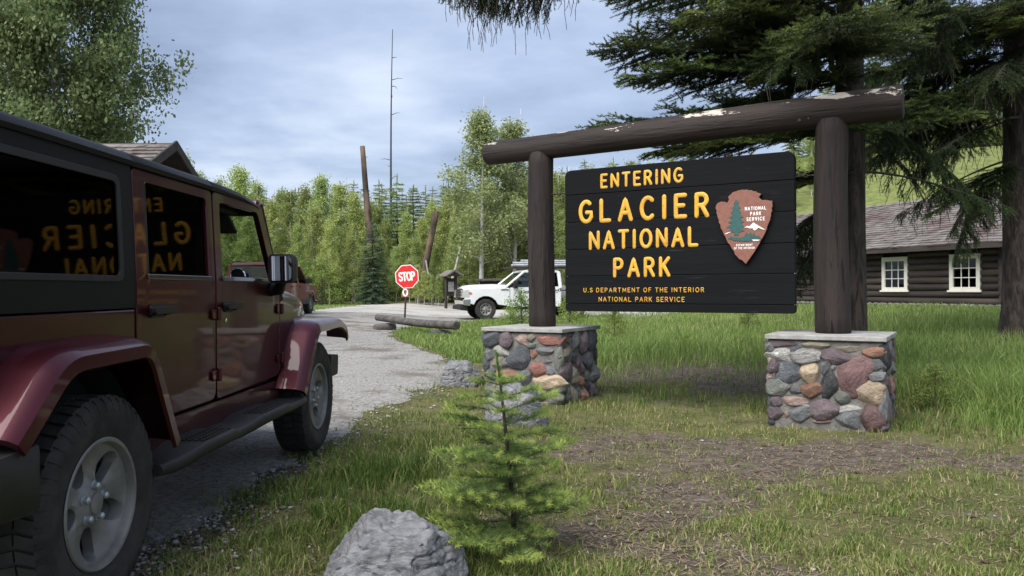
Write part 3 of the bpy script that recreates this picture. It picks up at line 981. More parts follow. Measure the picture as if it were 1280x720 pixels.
# stones read off the photograph: x from left, z from top (both 0..1 of the face), width, height, tilt, colour
RIGHT_FRONT = [(.13, .05, .27, .07, 0, 'plum'), (.43, .055, .24, .075, 0, 'olive'), (.69, .085, .25, .075, -4, 'olive'), (.91, .11, .17, .10, 3, 'rust'),
    (.10, .18, .22, .15, -6, 'speckle'), (.25, .105, .11, .075, 25, 'slate'), (.34, .185, .27, .17, 8, 'speckle'), (.60, .165, .25, .16, -12, 'plum'),
    (.05, .305, .09, .14, 4, 'plum'), (.215, .37, .21, .22, -6, 'slate'), (.375, .37, .16, .20, 12, 'tan'), (.505, .295, .085, .16, -6, 'grey'), (.58, .29, .05, .06, 0, 'speckle'),
    (.745, .36, .23, .40, -26, 'maroon'), (.935, .235, .12, .16, 5, 'grey'), (.935, .375, .14, .10, 2, 'grey'), (.545, .48, .13, .27, -8, 'black'),
    (.02, .42, .06, .10, 0, 'pink'), (.095, .545, .19, .17, 2, 'green'), (.25, .585, .11, .10, 0, 'slate'), (.385, .565, .17, .15, -3, 'rust'), (.655, .62, .14, .13, 0, 'green'),
    (.855, .545, .25, .22, -8, 'tan'), (.07, .71, .11, .14, 3, 'plum'), (.255, .70, .23, .11, 2, 'pink'), (.495, .765, .21, .20, 4, 'plum'), (.72, .74, .24, .085, 4, 'speckle'),
    (.07, .845, .12, .13, 0, 'plum'), (.17, .86, .04, .10, 0, 'pink'), (.285, .84, .20, .17, 0, 'grey'), (.475, .905, .15, .035, 3, 'pink'), (.69, .87, .20, .18, 0, 'grey'), (.90, .83, .17, .27, 4, 'maroon')]
LEFT_FRONT = [(.09, .12, .24, .20, -8, 'slate'), (.29, .12, .17, .21, 30, 'plum'), (.49, .11, .16, .15, -6, 'pink'), (.62, .07, .11, .10, 20, 'olive'), (.86, .11, .30, .13, 0, 'red'),
    (.24, .28, .20, .12, -20, 'speckle'), (.48, .36, .26, .29, -12, 'slate'), (.66, .30, .09, .11, 10, 'rust'), (.80, .255, .20, .10, 0, 'grey'), (.95, .37, .10, .30, 0, 'green'), (.62, .18, .11, .07, 0, 'green'),
    (.19, .46, .17, .16, 18, 'olive'), (.70, .51, .22, .19, 4, 'red'), (.86, .53, .11, .10, -20, 'grey'), (.82, .39, .13, .07, 0, 'grey'), (.30, .44, .12, .10, 0, 'grey'),
    (.33, .61, .30, .13, 4, 'rust'), (.53, .64, .22, .20, 24, 'grey'), (.83, .69, .36, .17, -3, 'tan'), (.20, .75, .20, .10, 22, 'tan'), (.08, .62, .13, .14, 0, 'slate'), (.06, .34, .13, .18, 0, 'grey'),
    (.65, .88, .30, .18, 3, 'slate'), (.92, .90, .16, .18, 0, 'green'), (.27, .87, .22, .11, 5, 'olive'), (.43, .82, .14, .18, 0, 'green'), (.09, .88, .16, .16, 0, 'grey'), (.43, .96, .20, .07, 0, 'plum'), (.78, .985, .2, .05, 0, 'pink')]


def pier(cx_, label, front, seed):
    x, y = SX + cx_ * math.cos(TH), SY - cx_ * math.sin(TH)
    z0 = min(g(x, y), g(x - .4, y - .6), g(x + .3, y - .7)) - .02
    t = empty('stone_pier', (x, y, z0), -TH, label, 'pier', 'river-stone piers carrying the sign posts')
    a, b_ = .52, .50
    H = PIER_TOP - .045 - z0
    MB().box(-a + .016, a - .016, -b_ + .016, b_ - .016, -.25, H).build('mortar_core', M['mortar'], t, bevel=.02)
    MB().box(-a - .02, a + .02, -b_ - .02, b_ + .02, H + .001, H + .045).build('capstone', M['capstone'], t, bevel=.006)
    k = 0
    for fi, (w, dist, ang) in enumerate(((2 * a, b_, 0), (2 * b_, a, math.pi / 2), (2 * a, b_, math.pi), (2 * b_, a, -math.pi / 2))):
        rm = Matrix.Rotation(ang, 3, 'Z')
        if fi == 0:
            L_ = [((s[0] - .5) * w, H * (1 - s[1] * .97) - .005, s[2] * w * .64, s[3] * H * .64, R(-s[4]), s[5]) for s in front]
        else:
            L_ = [(c[0] - w / 2, c[1], c[2] * 1.2, c[3] * 1.2, -c[4], PAL[(k + j * 5 + seed * 3 + (j * j) % 7) % len(PAL)]) for j, c in enumerate(packed(w, H, 27, seed * 10 + fi))]
        for j, (u, z, aa, bb, rl, colour) in enumerate(L_):
            dep = min(.070, .45 * min(aa, bb) + .022)
            p = rm @ Vector((u * .99, -dist + .030 + .010 * math.sin(j * 3.7), z))
            stone(t, colour, p, (aa, dep, bb), rl, ang, (j * 4 + fi + seed) % 9)
            k += 1
    return t


pier(-1.643, 'river-stone pier with concrete cap under the sign post nearer the truck', LEFT_FRONT, 1)
pier(1.643, 'river-stone pier with a big maroon stone under the sign post nearer the log cabin', RIGHT_FRONT, 2)
# ================================================================ wheels
def sector_face(mb, nsp, r0, r1, hc, ha, hb, xf, depth, mi=0, mih=1, n=40):
    """disc face with nsp oval holes; xf(r) gives the x of the face"""
    half = math.pi / nsp
    poly = []
    for k in range(9): poly.append((r1 * math.cos(-half + 2 * half * k / 8), r1 * math.sin(-half + 2 * half * k / 8)))
    for k in range(5): poly.append((r0 * math.cos(half - 2 * half * k / 4), r0 * math.sin(half - 2 * half * k / 4)))
    c = Vector((hc, 0))
    angs = sorted(set([round(2 * math.pi * k / n, 5) for k in range(n)] + [round(math.atan2(p[1], p[0] - hc) % (2 * math.pi), 5) for p in poly]))
    outer, inner = [], []
    for a in angs:
        d = Vector((math.cos(a), math.sin(a)))
        best = None
        for i in range(len(poly)):
            p, q = Vector(poly[i]), Vector(poly[(i + 1) % len(poly)])
            e = q - p
            den = d.x * e.y - d.y * e.x
            if abs(den) < 1e-9: continue
            t = ((p.x - c.x) * e.y - (p.y - c.y) * e.x) / den
            u = ((p.x - c.x) * d.y - (p.y - c.y) * d.x) / den
            if t > 0 and -1e-4 <= u <= 1.0001 and (best is None or t < best): best = t
        outer.append(c + d * best)
        rr = 1 / ((abs(d.x) / ha) ** 2.4 + (abs(d.y) / hb) ** 2.4) ** (1 / 2.4)
        inner.append(c + d * rr)
    m = len(angs)
    for s in range(nsp):
        th = 2 * math.pi * s / nsp + .3
        ct, st = math.cos(th), math.sin(th)

        def P(v, dx=0.0):
            r = v.length
            return (xf(r) + dx, v.x * ct - v.y * st, v.x * st + v.y * ct)
        mid = [i_ + (o_ - i_) * .3 for i_, o_ in zip(inner, outer)]
        V = [P(v) for v in outer] + [P(v, .002) for v in mid] + [P(v, -.007) for v in inner] + [P(v, -depth) for v in inner]
        F, mm = [], []
        for i in range(m):
            j = (i + 1) % m
            for l in range(3):
                F.append((l * m + i, l * m + j, (l + 1) * m + j, (l + 1) * m + i))
        mb.add(V, F, mi)


NUT_R = {}


def fill_wheel(w, meshes):
    tyre, rim, nuts, brake = meshes
    link('tyre', tyre, None, w); link('rim', rim, None, w); link('brake_disc', brake, None, w)
    for k in range(5):
        a = 2 * math.pi * k / 5 + .3 + math.pi / 5
        q = NUT_R[nuts.name]
        link('wheel_nut', nuts, None, w, (0, q * math.cos(a), q * math.sin(a)))


def wheel_meshes(Rt, width, rr, nsp=5, hole=(.150, .062, .042), lug=True, key='wheel'):
    h = width / 2
    ty = MB()
    prof = [(-h * .8, rr - .005), (-h * .96, rr + .05), (-h, rr + (Rt - rr) * .6), (-h * .92, Rt - .028), (-h * .78, Rt - .012), (h * .78, Rt - .012), (h * .92, Rt - .028),
            (h, rr + (Rt - rr) * .6), (h * .985, rr + (Rt - rr) * .5), (h * .96, rr + .05), (h * .90, rr + .02), (h * .8, rr - .004)]
    ty.lathe(prof, 72, 'x')
    ty.f = ty.f[:-2]; ty.m = ty.m[:-2]
    if lug:
        n = 46
        for k in range(n):
            for row, (xa, xb, off, sk) in enumerate(((-.80, -.34, 0, .25), (-.28, .26, .5, -.3), (.32, .80, .2, .25))):
                a0 = 2 * math.pi * (k + off) / n
                da = 2 * math.pi / n * .36
                V = []
                for r_ in (Rt - .02, Rt):
                    for (x, aa) in ((xa, -1), (xa, 1), (xb, 1), (xb, -1)):
                        a = a0 + aa * da + (sk if x == xb else 0) * 2 * math.pi / n
                        V.append((x * h, r_ * math.cos(a), r_ * math.sin(a)))
                ty.add(V, [(0, 1, 2, 3), (7, 6, 5, 4), (0, 4, 5, 1), (1, 5, 6, 2), (2, 6, 7, 3), (3, 7, 4, 0)])
            for sgn in (-1, 1):       # shoulder lugs
                a0 = 2 * math.pi * (k + .2) / n; da = 2 * math.pi / n * .3
                V = []
                for (x, r_) in ((.80, Rt - .004), (.93, Rt - .024), (1.005, Rt - .062)):
                    for aa in (-1, 1):
                        a = a0 + aa * da
                        V.append((sgn * x * h, r_ * math.cos(a), r_ * math.sin(a)))
                for (x, r_) in ((.78, Rt - .02), (.90, Rt - .036), (.97, Rt - .066)):
                    for aa in (-1, 1):
                        a = a0 + aa * da
                        V.append((sgn * x * h, r_ * math.cos(a), r_ * math.sin(a)))
                ty.add(V, [(0, 1, 3, 2), (2, 3, 5, 4), (0, 2, 8, 6), (2, 4, 10, 8), (1, 7, 9, 3), (3, 9, 11, 5), (4, 5, 11, 10), (0, 6, 7, 1)])
    tyre = ty.mesh('tyre_mesh', 35)
    tyre.materials.append(M['rubber'])
    rm = MB()
    face = lambda r: h * .72 - .034 * math.sin(min(1, r / rr) * math.pi) + .012 * (1 - min(1, r / (rr * .4))) * (r < rr * .4)
    rm.lathe([(h * .86, rr + .004), (h * .90, rr - .002), (h * .88, rr - .012), (h * .74, rr - .020), (-h * .7, rr - .03)], 56, 'x')
    rm.f = rm.f[:-2]; rm.m = rm.m[:-2]
    sector_face(rm, nsp, rr * .16, rr - .020, hole[0], hole[1], hole[2], face, .05)
    rm.lathe([(h * .60, .001), (h * .60, rr * .17), (face(rr * .16) + .006, rr * .165), (face(rr * .16) + .010, rr * .12), (face(rr * .16) + .010, .001)], 24, 'x')
    rim = rm.mesh('rim_mesh', 40); rim.materials.append(M['alloy'])
    x0 = face(rr * .27)
    nb = MB().lathe([(x0 - .01, .019), (x0 + .003, .019), (x0 + .003, .014), (x0 + .020, .013), (x0 + .026, .007), (x0 + .026, .0005)], 10, 'x')
    nuts = nb.mesh('nuts_mesh', 40); nuts.materials.append(M['galv'])
    bk = MB().lathe([(-.04, .001), (-.04, rr * .8), (.005, rr * .8), (.005, .001)], 32, 'x').lathe([(-h * .9, .06), (h * .5, .06)], 16, 'x')
    brake = bk.mesh('brake_mesh', 40); brake.materials.append(M['dark'])
    NUT_R[nuts.name] = rr * .27
    return tyre, rim, nuts, brake


def put_wheels(root, spots, meshes):
    for (x, y, z, side, spin) in spots:
        w = empty('wheel', (x, y, z)); w.parent = root
        w.rotation_euler = (spin, 0, 0 if side > 0 else math.pi)
        fill_wheel(w, meshes)


def loft(mb, secs, mi=0, cap=True, close=True):
    n = len(secs[0])
    V = [p for s in secs for p in s]
    F = []
    for i in range(len(secs) - 1):
        for k in range(n if close else n - 1):
            F.append((i * n + k, i * n + (k + 1) % n, (i + 1) * n + (k + 1) % n, (i + 1) * n + k))
    if cap and close: F += [tuple(range(n - 1, -1, -1)), tuple((len(secs) - 1) * n + k for k in range(n))]
    return mb.add(V, F, mi)


# ================================================================ off-road car
jeep = empty('offroad_car', (-2.414, 2.985, .0), R(-1.7), 'dark red four-door off-road car with black hardtop parked on the gravel', 'car')
KN = 1.24


def bx(z): return .765 - max(0, z - KN) * .045


def skin(side):
    """warp: x is an offset from the body side"""
    def f(p):
        x, y, z = p
        return (side * (bx(z) + x), y, z)
    return f


RT = .405
wm = wheel_meshes(RT, .255, .242)
put_wheels(jeep, [(.765, 0, RT - .004, 1, .55), (-.765, 0, RT - .004, -1, 0), (.765, 2.947, RT - .004, 1, 1.3), (-.765, 2.947, RT - .004, -1, .4)], wm)
sp = empty('spare_wheel', (0.08, -.80, .98)); sp.parent = jeep; sp.rotation_euler = (0, 0, R(-90))
fill_wheel(sp, wm)

ARCH_R = [(.47, .57), (.45, .70), (.36, .86), (.24, .945), (0, .965), (-.24, .945), (-.38, .86), (-.47, .72), (-.50, .60)]
for side in (1, -1):
    f = skin(side)
    q = MB().prism([(-.66, 1.118), (.458, 1.118), (.458, .95), (.50, .84), (.60, .66), (.62, .57)] + ARCH_R + [(-.66, .60)], -.03, 0, 'x', f=f)
    q.build('rear_quarter_panel', M['paint_red'], jeep, bevel=.008)
    # rocker and cowl
    MB().prism([(.50, .46), (2.44, .46), (2.44, .592), (.62, .592)], -.06, -.008, 'x', f=f).build('rocker_panel', M['paint_red'], jeep, bevel=.01)
    MB().prism([(2.383, .54), (2.60, .54), (2.72, .90), (2.72, 1.08), (2.43, 1.125), (2.398, 1.12)], -.03, -.002, 'x', f=f).build('cowl_panel', M['paint_red'], jeep, bevel=.008)
    # hardtop side with quarter window
    o_ = round_poly([(-.66, 1.124), (.458, 1.124), (.458, KN), (.458, 1.742), (-.60, 1.742), (-.64, KN)], [.001, .001, .001, .001, .05, .001], 4)
    i_ = round_poly([(-.47, 1.245), (.345, 1.245), (.345, 1.262), (.345, 1.668), (-.45, 1.668), (-.47, 1.262)], [.001, .001, .03, .05, .05, .03], 4)
    hs = MB().ring(o_, i_, -.025, .002, 'x', f=f).build('hardtop_side', M['black_top'], jeep, bevel=.004)
    gl = round_poly([(-.475, 1.255), (.35, 1.255), (.35, 1.675), (-.46, 1.675)], .03, 4)
    MB().prism(gl, -.012, -.008, 'x', f=f).build('quarter_window', M['tint'], hs)
    rim_o = round_poly([(-.49, 1.236), (.362, 1.236), (.362, 1.685), (-.468, 1.685)], .05, 4)
    rim_i = round_poly([(-.455, 1.262), (.332, 1.262), (.332, 1.655), (-.44, 1.655)], .035, 4)
    MB().ring(rim_o, rim_i, -.004, .0065, 'x', f=f).build('window_seal', M['black_plastic'], hs, bevel=.003)
    # doors
    rd_o = round_poly([(.472, .96), (.512, .84), (.64, .605), (1.318, .605), (1.318, KN), (1.318, 1.738), (.472, 1.738), (.472, KN)], [.06, .04, .05, .06, .001, .03, .03, .001], 4)
    rd_i = round_poly([(.575, 1.275), (.60, 1.258), (.63, 1.258), (1.245, 1.258), (1.245, 1.275), (1.245, 1.688), (.575, 1.688), (.575, 1.29)], [.001, .001, .001, .001, .001, .04, .04, .001], 4)
    dr = MB().ring(rd_o, rd_i, -.035, 0, 'x', f=f).build('rear_door', M['paint_red'], jeep, bevel=.006)
    MB().prism(round_poly([(.56, 1.25), (1.26, 1.25), (1.26, 1.70), (.56, 1.70)], .02, 3), -.024, -.020, 'x', f=f).build('door_window', M['tint'], dr)
    MB().prism([(.60, 1.25), (.625, 1.25), (.625, 1.70), (.60, 1.70)], -.026, -.018, 'x', f=f).build('window_divider', M['black_plastic'], dr)
    MB().prism([(.565, 1.250), (1.255, 1.250), (1.255, 1.274), (.565, 1.274)], -.02, .010, 'x', f=f).build('belt_moulding', M['trim_gloss'], dr, bevel=.004)
    fd_o = round_poly([(1.335, .605), (1.40, .605), (2.372, .625), (2.392, KN), (2.10, 1.738), (1.335, 1.738), (1.335, KN), (1.335, .80)], [.16, .02, .06, .05, .03, .03, .001, .02], 4)
    fd_i = round_poly([(1.425, 1.262), (1.45, 1.258), (2.262, 1.258), (2.255, 1.285), (2.022, 1.688), (1.42, 1.688), (1.42, 1.30), (1.42, 1.28)], [.001, .001, .01, .01, .04, .04, .001, .001], 4)
    df = MB().ring(fd_o, fd_i, -.035, 0, 'x', f=f).build('front_door', M['paint_red'], jeep, bevel=.006)
    if side < 0: MB().prism([(1.405, 1.25), (2.275, 1.25), (2.03, 1.70), (1.405, 1.70)], -.024, -.020, 'x', f=f).build('door_window', M['glass'], df)   # the other one is wound down
    MB().prism([(1.41, 1.250), (2.28, 1.250), (2.27, 1.274), (1.41, 1.274)], -.02, .010, 'x', f=f).build('belt_moulding', M['trim_gloss'], df, bevel=.004)
    for d_, yh in ((dr, .66), (df, 1.50)):
        hb = MB()
        hb.prism(rrect(yh - .085, yh + .065, 1.075, 1.135, .02), .0, .012, 'x', f=f)
        hb.prism(round_poly([(yh - .105, 1.092), (yh + .10, 1.092), (yh + .10, 1.128), (yh - .105, 1.128)], .012, 3), .022, .048, 'x', f=f)
        hb.prism(rrect(yh - .085, yh - .05, 1.085, 1.125, .008), .0, .03, 'x', f=f)
        hb.prism(rrect(yh + .03, yh + .07, 1.085, 1.125, .008), .0, .03, 'x', f=f)
        hb.build('door_handle', M['black_plastic'], d_, bevel=.005)
    MB().lathe([(.765 * side, .013), (.769 * side, .013), (.770 * side, .0005)], 14, 'x', (0, 1.45, 1.03)).build('lock_cylinder', M['chrome'], df)
    for d_, yh in ((dr, 1.325), (df, 2.385)):
        for zh in (1.07, .74):
            MB().prism(rrect(yh - .075, yh + .06, zh - .026, zh + .026, .012), .001, .014, 'x', f=f).tube([(side * .782, yh, zh - .035), (side * .782, yh, zh + .035)], .013, 8).build('door_hinge', M['paint_red'], d_, bevel=.003)
    # flares
    def flare(pts, inner_x, cyh, name):
        P = []
        cur = []
        for i, p in enumerate(pts):
            if 0 < i < len(pts) - 1:
                p0, p1 = Vector(pts[i - 1]), Vector(pts[i + 1]); pv = Vector(p)
                a_, b_ = pv + (p0 - pv).normalized() * .10, pv + (p1 - pv).normalized() * .10
                for k in range(6):
                    t = k / 5
                    P.append(a_ * (1 - t) ** 2 + pv * 2 * t * (1 - t) + b_ * t * t)
            else:
                P.append(Vector(p))
        secs = []
        for i, p in enumerate(P):
            tan = (P[min(i + 1, len(P) - 1)] - P[max(0, i - 1)]).normalized()
            nrm = Vector((-tan.y, tan.x))
            if nrm.dot(p - Vector((cyh, .40))) < 0: nrm = -nrm
            ix = inner_x(p) if callable(inner_x) else inner_x
            sec = []
            for (x_, off) in ((ix, .035), (ix + (.925 - ix) * .75, .022), (.925, .008), (.948, -.012), (.952, -.06), (.938, -.068), (.928, -.03), (.90, -.012), (ix, .012)):
                qq = p + nrm * off
                sec.append((side * x_, cyh + (qq.x - cyh), qq.y))
            secs.append(sec)
        loft(MB(), secs).build(name, M['paint_red'], jeep, smooth=40)
    flare([(-.60, .745), (-.33, .985), (.27, .995), (.50, .55)], .76, 0, 'rear_fender_flare')
    flare([(2.33, .52), (2.68, .955), (3.36, .965), (3.58, .90), (3.60, .82)], lambda p: .62 if (p.y > .90) else .76, 2.947, 'front_fender_flare')
    # wheel housing liners
    for cyh in (0, 2.947):
        L_ = MB()
        a_ = [(cyh + .49 * math.cos(R(t)), .42 + .53 * math.sin(R(t))) for t in range(-5, 186, 10)]
        V = [(side * .30, *p) for p in a_] + [(side * .76, *p) for p in a_]
        n_ = len(a_)
        L_.add(V, [(i, i + 1, n_ + i + 1, n_ + i) for i in range(n_ - 1)])
        L_.add([(side * .30, *p) for p in a_], [tuple(range(n_))])
        L_.build('wheel_housing', M['dark'], jeep)
    # side step
    st = MB()
    prof = lambda zc, w_, h_: [(x, z) for x, z in rrect(.73, .80 + w_, zc - h_, zc, .022, 3)]
    ys = [(.36, .465, .13, .05), (.46, .468, .15, .06), (.62, .468, .15, .06), (.72, .490, .172, .062), (1.08, .492, .172, .062), (1.18, .470, .15, .055), (1.42, .470, .15, .055), (1.52, .492, .172, .062), (1.95, .494, .172, .062), (2.06, .472, .15, .055), (2.36, .47, .15, .05), (2.46, .468, .13, .045)]
    loft(st, [[(side * x, y_, z) for x, z in prof(zc, w_, h_)] for (y_, zc, w_, h_) in ys])
    st_o = st.build('side_step', M['black_plastic'], jeep, smooth=45)
    for (ya, yb) in ((.73, 1.07), (1.53, 1.94)):
        tp = MB()
        for r_ in range(4):
            for c_ in range(9):
                yy = ya + (c_ + .5) * (yb - ya) / 9; xx = .84 + r_ * .032
                tp.box(side * xx - .010, side * xx + .010, yy - .012, yy + .012, .492, .499)
        tp.build('step_tread', M['black_plastic'], st_o)['kind'] = 'stuff'
    # door mirror
    mh = MB()
    sec = lambda y_, s_: [(side * (.885 + x * s_), y_, 1.335 + z * s_) for x, z in rrect(-.085, .085, -.092, .092, .03, 4)]
    loft(mh, [sec(2.055, 1.0), sec(2.09, 1.02), sec(2.15, .92), sec(2.19, .6)])
    mh.tube([(side * .755, 2.21, 1.20), (side * .83, 2.19, 1.205), (side * .86, 2.14, 1.245), (side * .88, 2.12, 1.27)], [.045, .04, .032, .03], 10)
    mr_ = mh.build('door_mirror', M['black_plastic'], jeep, smooth=45)
    mg = MB().prism([(side * (.885 + x * .84), 1.335 + z * .84) for x, z in rrect(-.085, .085, -.092, .092, .03, 4)], 2.030, 2.0345, 'y', f=lambda p: (p[0], p[1] + (p[2] - 1.335) * .06 + (abs(p[0]) - .885) * .10, p[2]))
    mg.build('mirror_glass', M['mirror'], mr_)
    # lights
    MB().box(side * .76 - .05, side * .76 + .0, -.675, -.64, .86, 1.04).build('tail_light', M['red_lens'], jeep, bevel=.006)
    MB().lathe([(3.335, .10), (3.385, .10), (3.40, .08), (3.41, .001)], 24, 'y', (side * .42, 0, .86)).build('headlight', M['lamp_glass'], jeep, smooth=40)
    # windshield pillar
    MB().tube([(side * .74, 2.445, 1.13), (side * .71, 2.125, 1.755)], .034, 8).build('windshield_pillar', M['paint_red'], jeep, smooth=40)

# roof
rs = []
for y_, dz, sc_ in ((-.67, -.035, .975), (-.60, -.006, 1), (-.2, 0, 1), (.46, 0, 1), (.466, -.006, 1), (.474, -.006, 1), (.48, 0, 1), (1.30, -.002, 1), (1.306, -.008, 1), (1.314, -.008, 1), (1.32, -.002, 1), (1.75, -.012, 1), (2.0, -.035, .99), (2.10, -.06, .98), (2.135, -.085, .97)):
    pr = [(.753, 1.742), (.757, 1.762), (.74, 1.788), (.69, 1.812), (.60, 1.822), (.3, 1.832), (0, 1.835)]
    pr = pr + [(-x, z) for x, z in pr[-2::-1]]
    pr = pr + [(-.715, 1.735), (.715, 1.735)]
    rs.append([(x * sc_, y_, z + dz * (1 if z > 1.75 else .4)) for x, z in pr])
loft(MB(), rs).build('hardtop_roof', M['black_top'], jeep, smooth=40)
# tail end
MB().box(-.75, .75, -.665, -.632, .60, 1.118).build('tailgate', M['paint_red'], jeep, bevel=.01)
MB().prism([(-.735, 1.124), (.735, 1.124), (.715, 1.745), (-.715, 1.745)], -.66, -.625, 'y').build('hardtop_rear', M['black_top'], jeep, bevel=.01)
MB().prism(round_poly([(-.60, 1.20), (.60, 1.20), (.56, 1.66), (-.56, 1.66)], .05, 4), -.672, -.662, 'y').build('rear_window', M['tint'], jeep)
rbm = MB()
loft(rbm, [[(x, y_, z) for (y_, z) in round_poly([(-.66, .52), (-.84, .52), (-.84, .70), (-.66, .72)], .03, 3)] for x in (-.78, 0, .78)])
for sg in (-1, 1):
    loft(rbm, [[(sg * x, y_, z) for (y_, z) in round_poly([(ya, .50), (-.84 + k, .52), (-.84 + k, .70), (ya, .715)], .03, 3)] for x, k, ya in ((.72, 0, -.62), (.78, 0, -.43), (.86, .01, -.42), (.91, .05, -.43), (.93, .10, -.46))])
rbm.build('rear_bumper', M['black_plastic'], jeep, smooth=45)
# front end
hd = []
for y_, w_, zt in ((2.43, .715, 1.215), (2.70, .705, 1.205), (3.0, .69, 1.185), (3.22, .67, 1.15), (3.32, .65, 1.09), (3.345, .63, 1.0)):
    p_ = [(w_, .93), (w_ + .005, zt - .09), (w_ - .01, zt - .03), (w_ - .06, zt), (w_ * .5, zt + .02), (0, zt + .028)]
    p_ = p_ + [(-x, z) for x, z in p_[-2::-1]]
    hd.append([(x, y_, z) for x, z in p_])
loft(MB(), hd).build('hood', M['paint_red'], jeep, smooth=45)
gr = MB()
gr.box(-.64, .64, 3.32, 3.355, .62, 1.02)
gr.build('grille', M['paint_red'], jeep, bevel=.015)
for k in range(7):
    xk = -.21 + k * .07
    MB().prism(rrect(xk - .02, xk + .02, .70, 1.0, .018), 3.354, 3.359, 'y').build('grille_slot', M['dark'], jeep)
fb = MB()
loft(fb, [[(x, y_ - k, z) for (y_, z) in round_poly([(3.46, .50), (3.68, .50), (3.70, .66), (3.46, .68)], .03, 3)] for x, k in ((-.86, .10), (-.70, .02), (0, 0), (.70, .02), (.86, .10))])
fb.build('front_bumper', M['black_plastic'], jeep, smooth=45)
# windshield
MB().prism([(-.715, 1.135), (.715, 1.135), (.69, 1.75), (-.69, 1.75)], -.004, .004, 'y', f=lambda p: (p[0], p[1] + 2.435 - (p[2] - 1.135) * .51, p[2])).build('windshield', M['glass'], jeep)
wf = MB()
wf.tube([(-.74, 2.45, 1.125), (.74, 2.45, 1.125)], .04, 8).tube([(-.71, 2.125, 1.745), (.71, 2.125, 1.745)], .036, 8)
wf.build('windshield_frame', M['paint_red'], jeep, smooth=40)
# inside and underneath
MB().box(-.70, .70, .48, 2.36, .56, 1.06).box(-.60, .60, -.62, .48, .56, 1.06).box(-.55, .55, 2.36, 3.30, .50, .94).build('cabin_tub', M['dark'], jeep)
MB().box(-.35, .35, -.5, 3.5, .36, .53).box(-.62, .62, .45, 2.4, .31, .55).tube([(-.70, 0, .40), (.70, 0, .40)], .05, 10).tube([(-.70, 2.947, .40), (.70, 2.947, .40)], .05, 10).tube([(.42, -.7, .45), (.42, .3, .44)], .04, 8).build('chassis', M['dark'], jeep)
ds = MB()
loft(ds, [[(x, y_, z) for y_, z in ((2.40, 1.0), (2.40, 1.20), (2.20, 1.235), (2.07, 1.20), (2.04, 1.10), (2.07, 1.0))] for x in (-.70, .70)])
ds.build('dashboard', M['black_plastic'], jeep, smooth=40)
for xs in (-.60, -.12, .12, .615):
    t_ = MB()
    t_.tube([(xs + .045 * math.cos(a), 2.03 + .01, (1.285 if xs > .5 else 1.16) + .045 * math.sin(a)) for a in np.linspace(0, 2 * math.pi, 21)], .008, 8, caps=False)
    if xs > .5: t_.tube([(xs, 2.03, 1.285), (xs, 2.09, 1.285), (xs, 2.14, 1.22)], [.042, .05, .045], 12, mi=1)
    t_.build('vent_ring', [M['chrome'], M['black_plastic']], jeep, smooth=40)
for xs in (-.36, .36):
    for ys_ in (1.35, .42):
        s_ = MB()
        loft(s_, [[(xs + x, ys_ + y_, z) for x, y_ in rrect(-.24, .24, -.07 + dy, .07 + dy, .05, 3)] for z, dy in ((1.0, 0), (1.2, -.05), (1.40, -.10), (1.46, -.12))])
        loft(s_, [[(xs + x, ys_ + y_, z) for x, y_ in rrect(-.12, .12, -.045 + dy, .045 + dy, .03, 3)] for z, dy in ((1.48, -.12), (1.53, -.13), (1.62, -.14), (1.65, -.15))])
        s_.build('seat', M['seat'], jeep, smooth=60)
MB().tube([(-.36 + .18 * math.cos(a), 1.93 - .06 * math.sin(a), 1.20 + .17 * math.sin(a)) for a in np.linspace(0, 2 * math.pi, 25)], .015, 8, caps=False).build('steering_wheel', M['black_plastic'], jeep, smooth=60)
rb = MB()
for sx_ in (-.62, .62):
    rb.tube([(sx_, 1.28, 1.0), (sx_, 1.28, 1.55), (sx_ * .96, 1.26, 1.69), (sx_ * .96, .9, 1.70), (sx_ * .96, -.1, 1.69), (sx_, -.45, 1.55), (sx_, -.55, 1.1)], .035, 8)
    rb.tube([(sx_ * .96, 1.26, 1.69), (sx_ * .95, 2.06, 1.70)], .032, 8)
rb.tube([(-.60, 1.26, 1.69), (.60, 1.26, 1.69)], .035, 8)
rb.build('roll_bar', M['black_plastic'], jeep, smooth=60)
for sx_ in (-.4, .4):
    MB().box(sx_ - .22, sx_ + .22, 1.86, 2.03, 1.60, 1.62, rot=Matrix.Rotation(R(-35), 3, 'X')).build('sun_visor', M['seat'], jeep, bevel=.006)

# ================================================================ pickup truck
def arch_pts(cy, r, z0, n=10, zc=None):
    zc = zc or .42
    return [(cy + r * math.cos(R(t)), max(z0, zc + r * math.sin(R(t)))) for t in np.linspace(0, 180, n)]


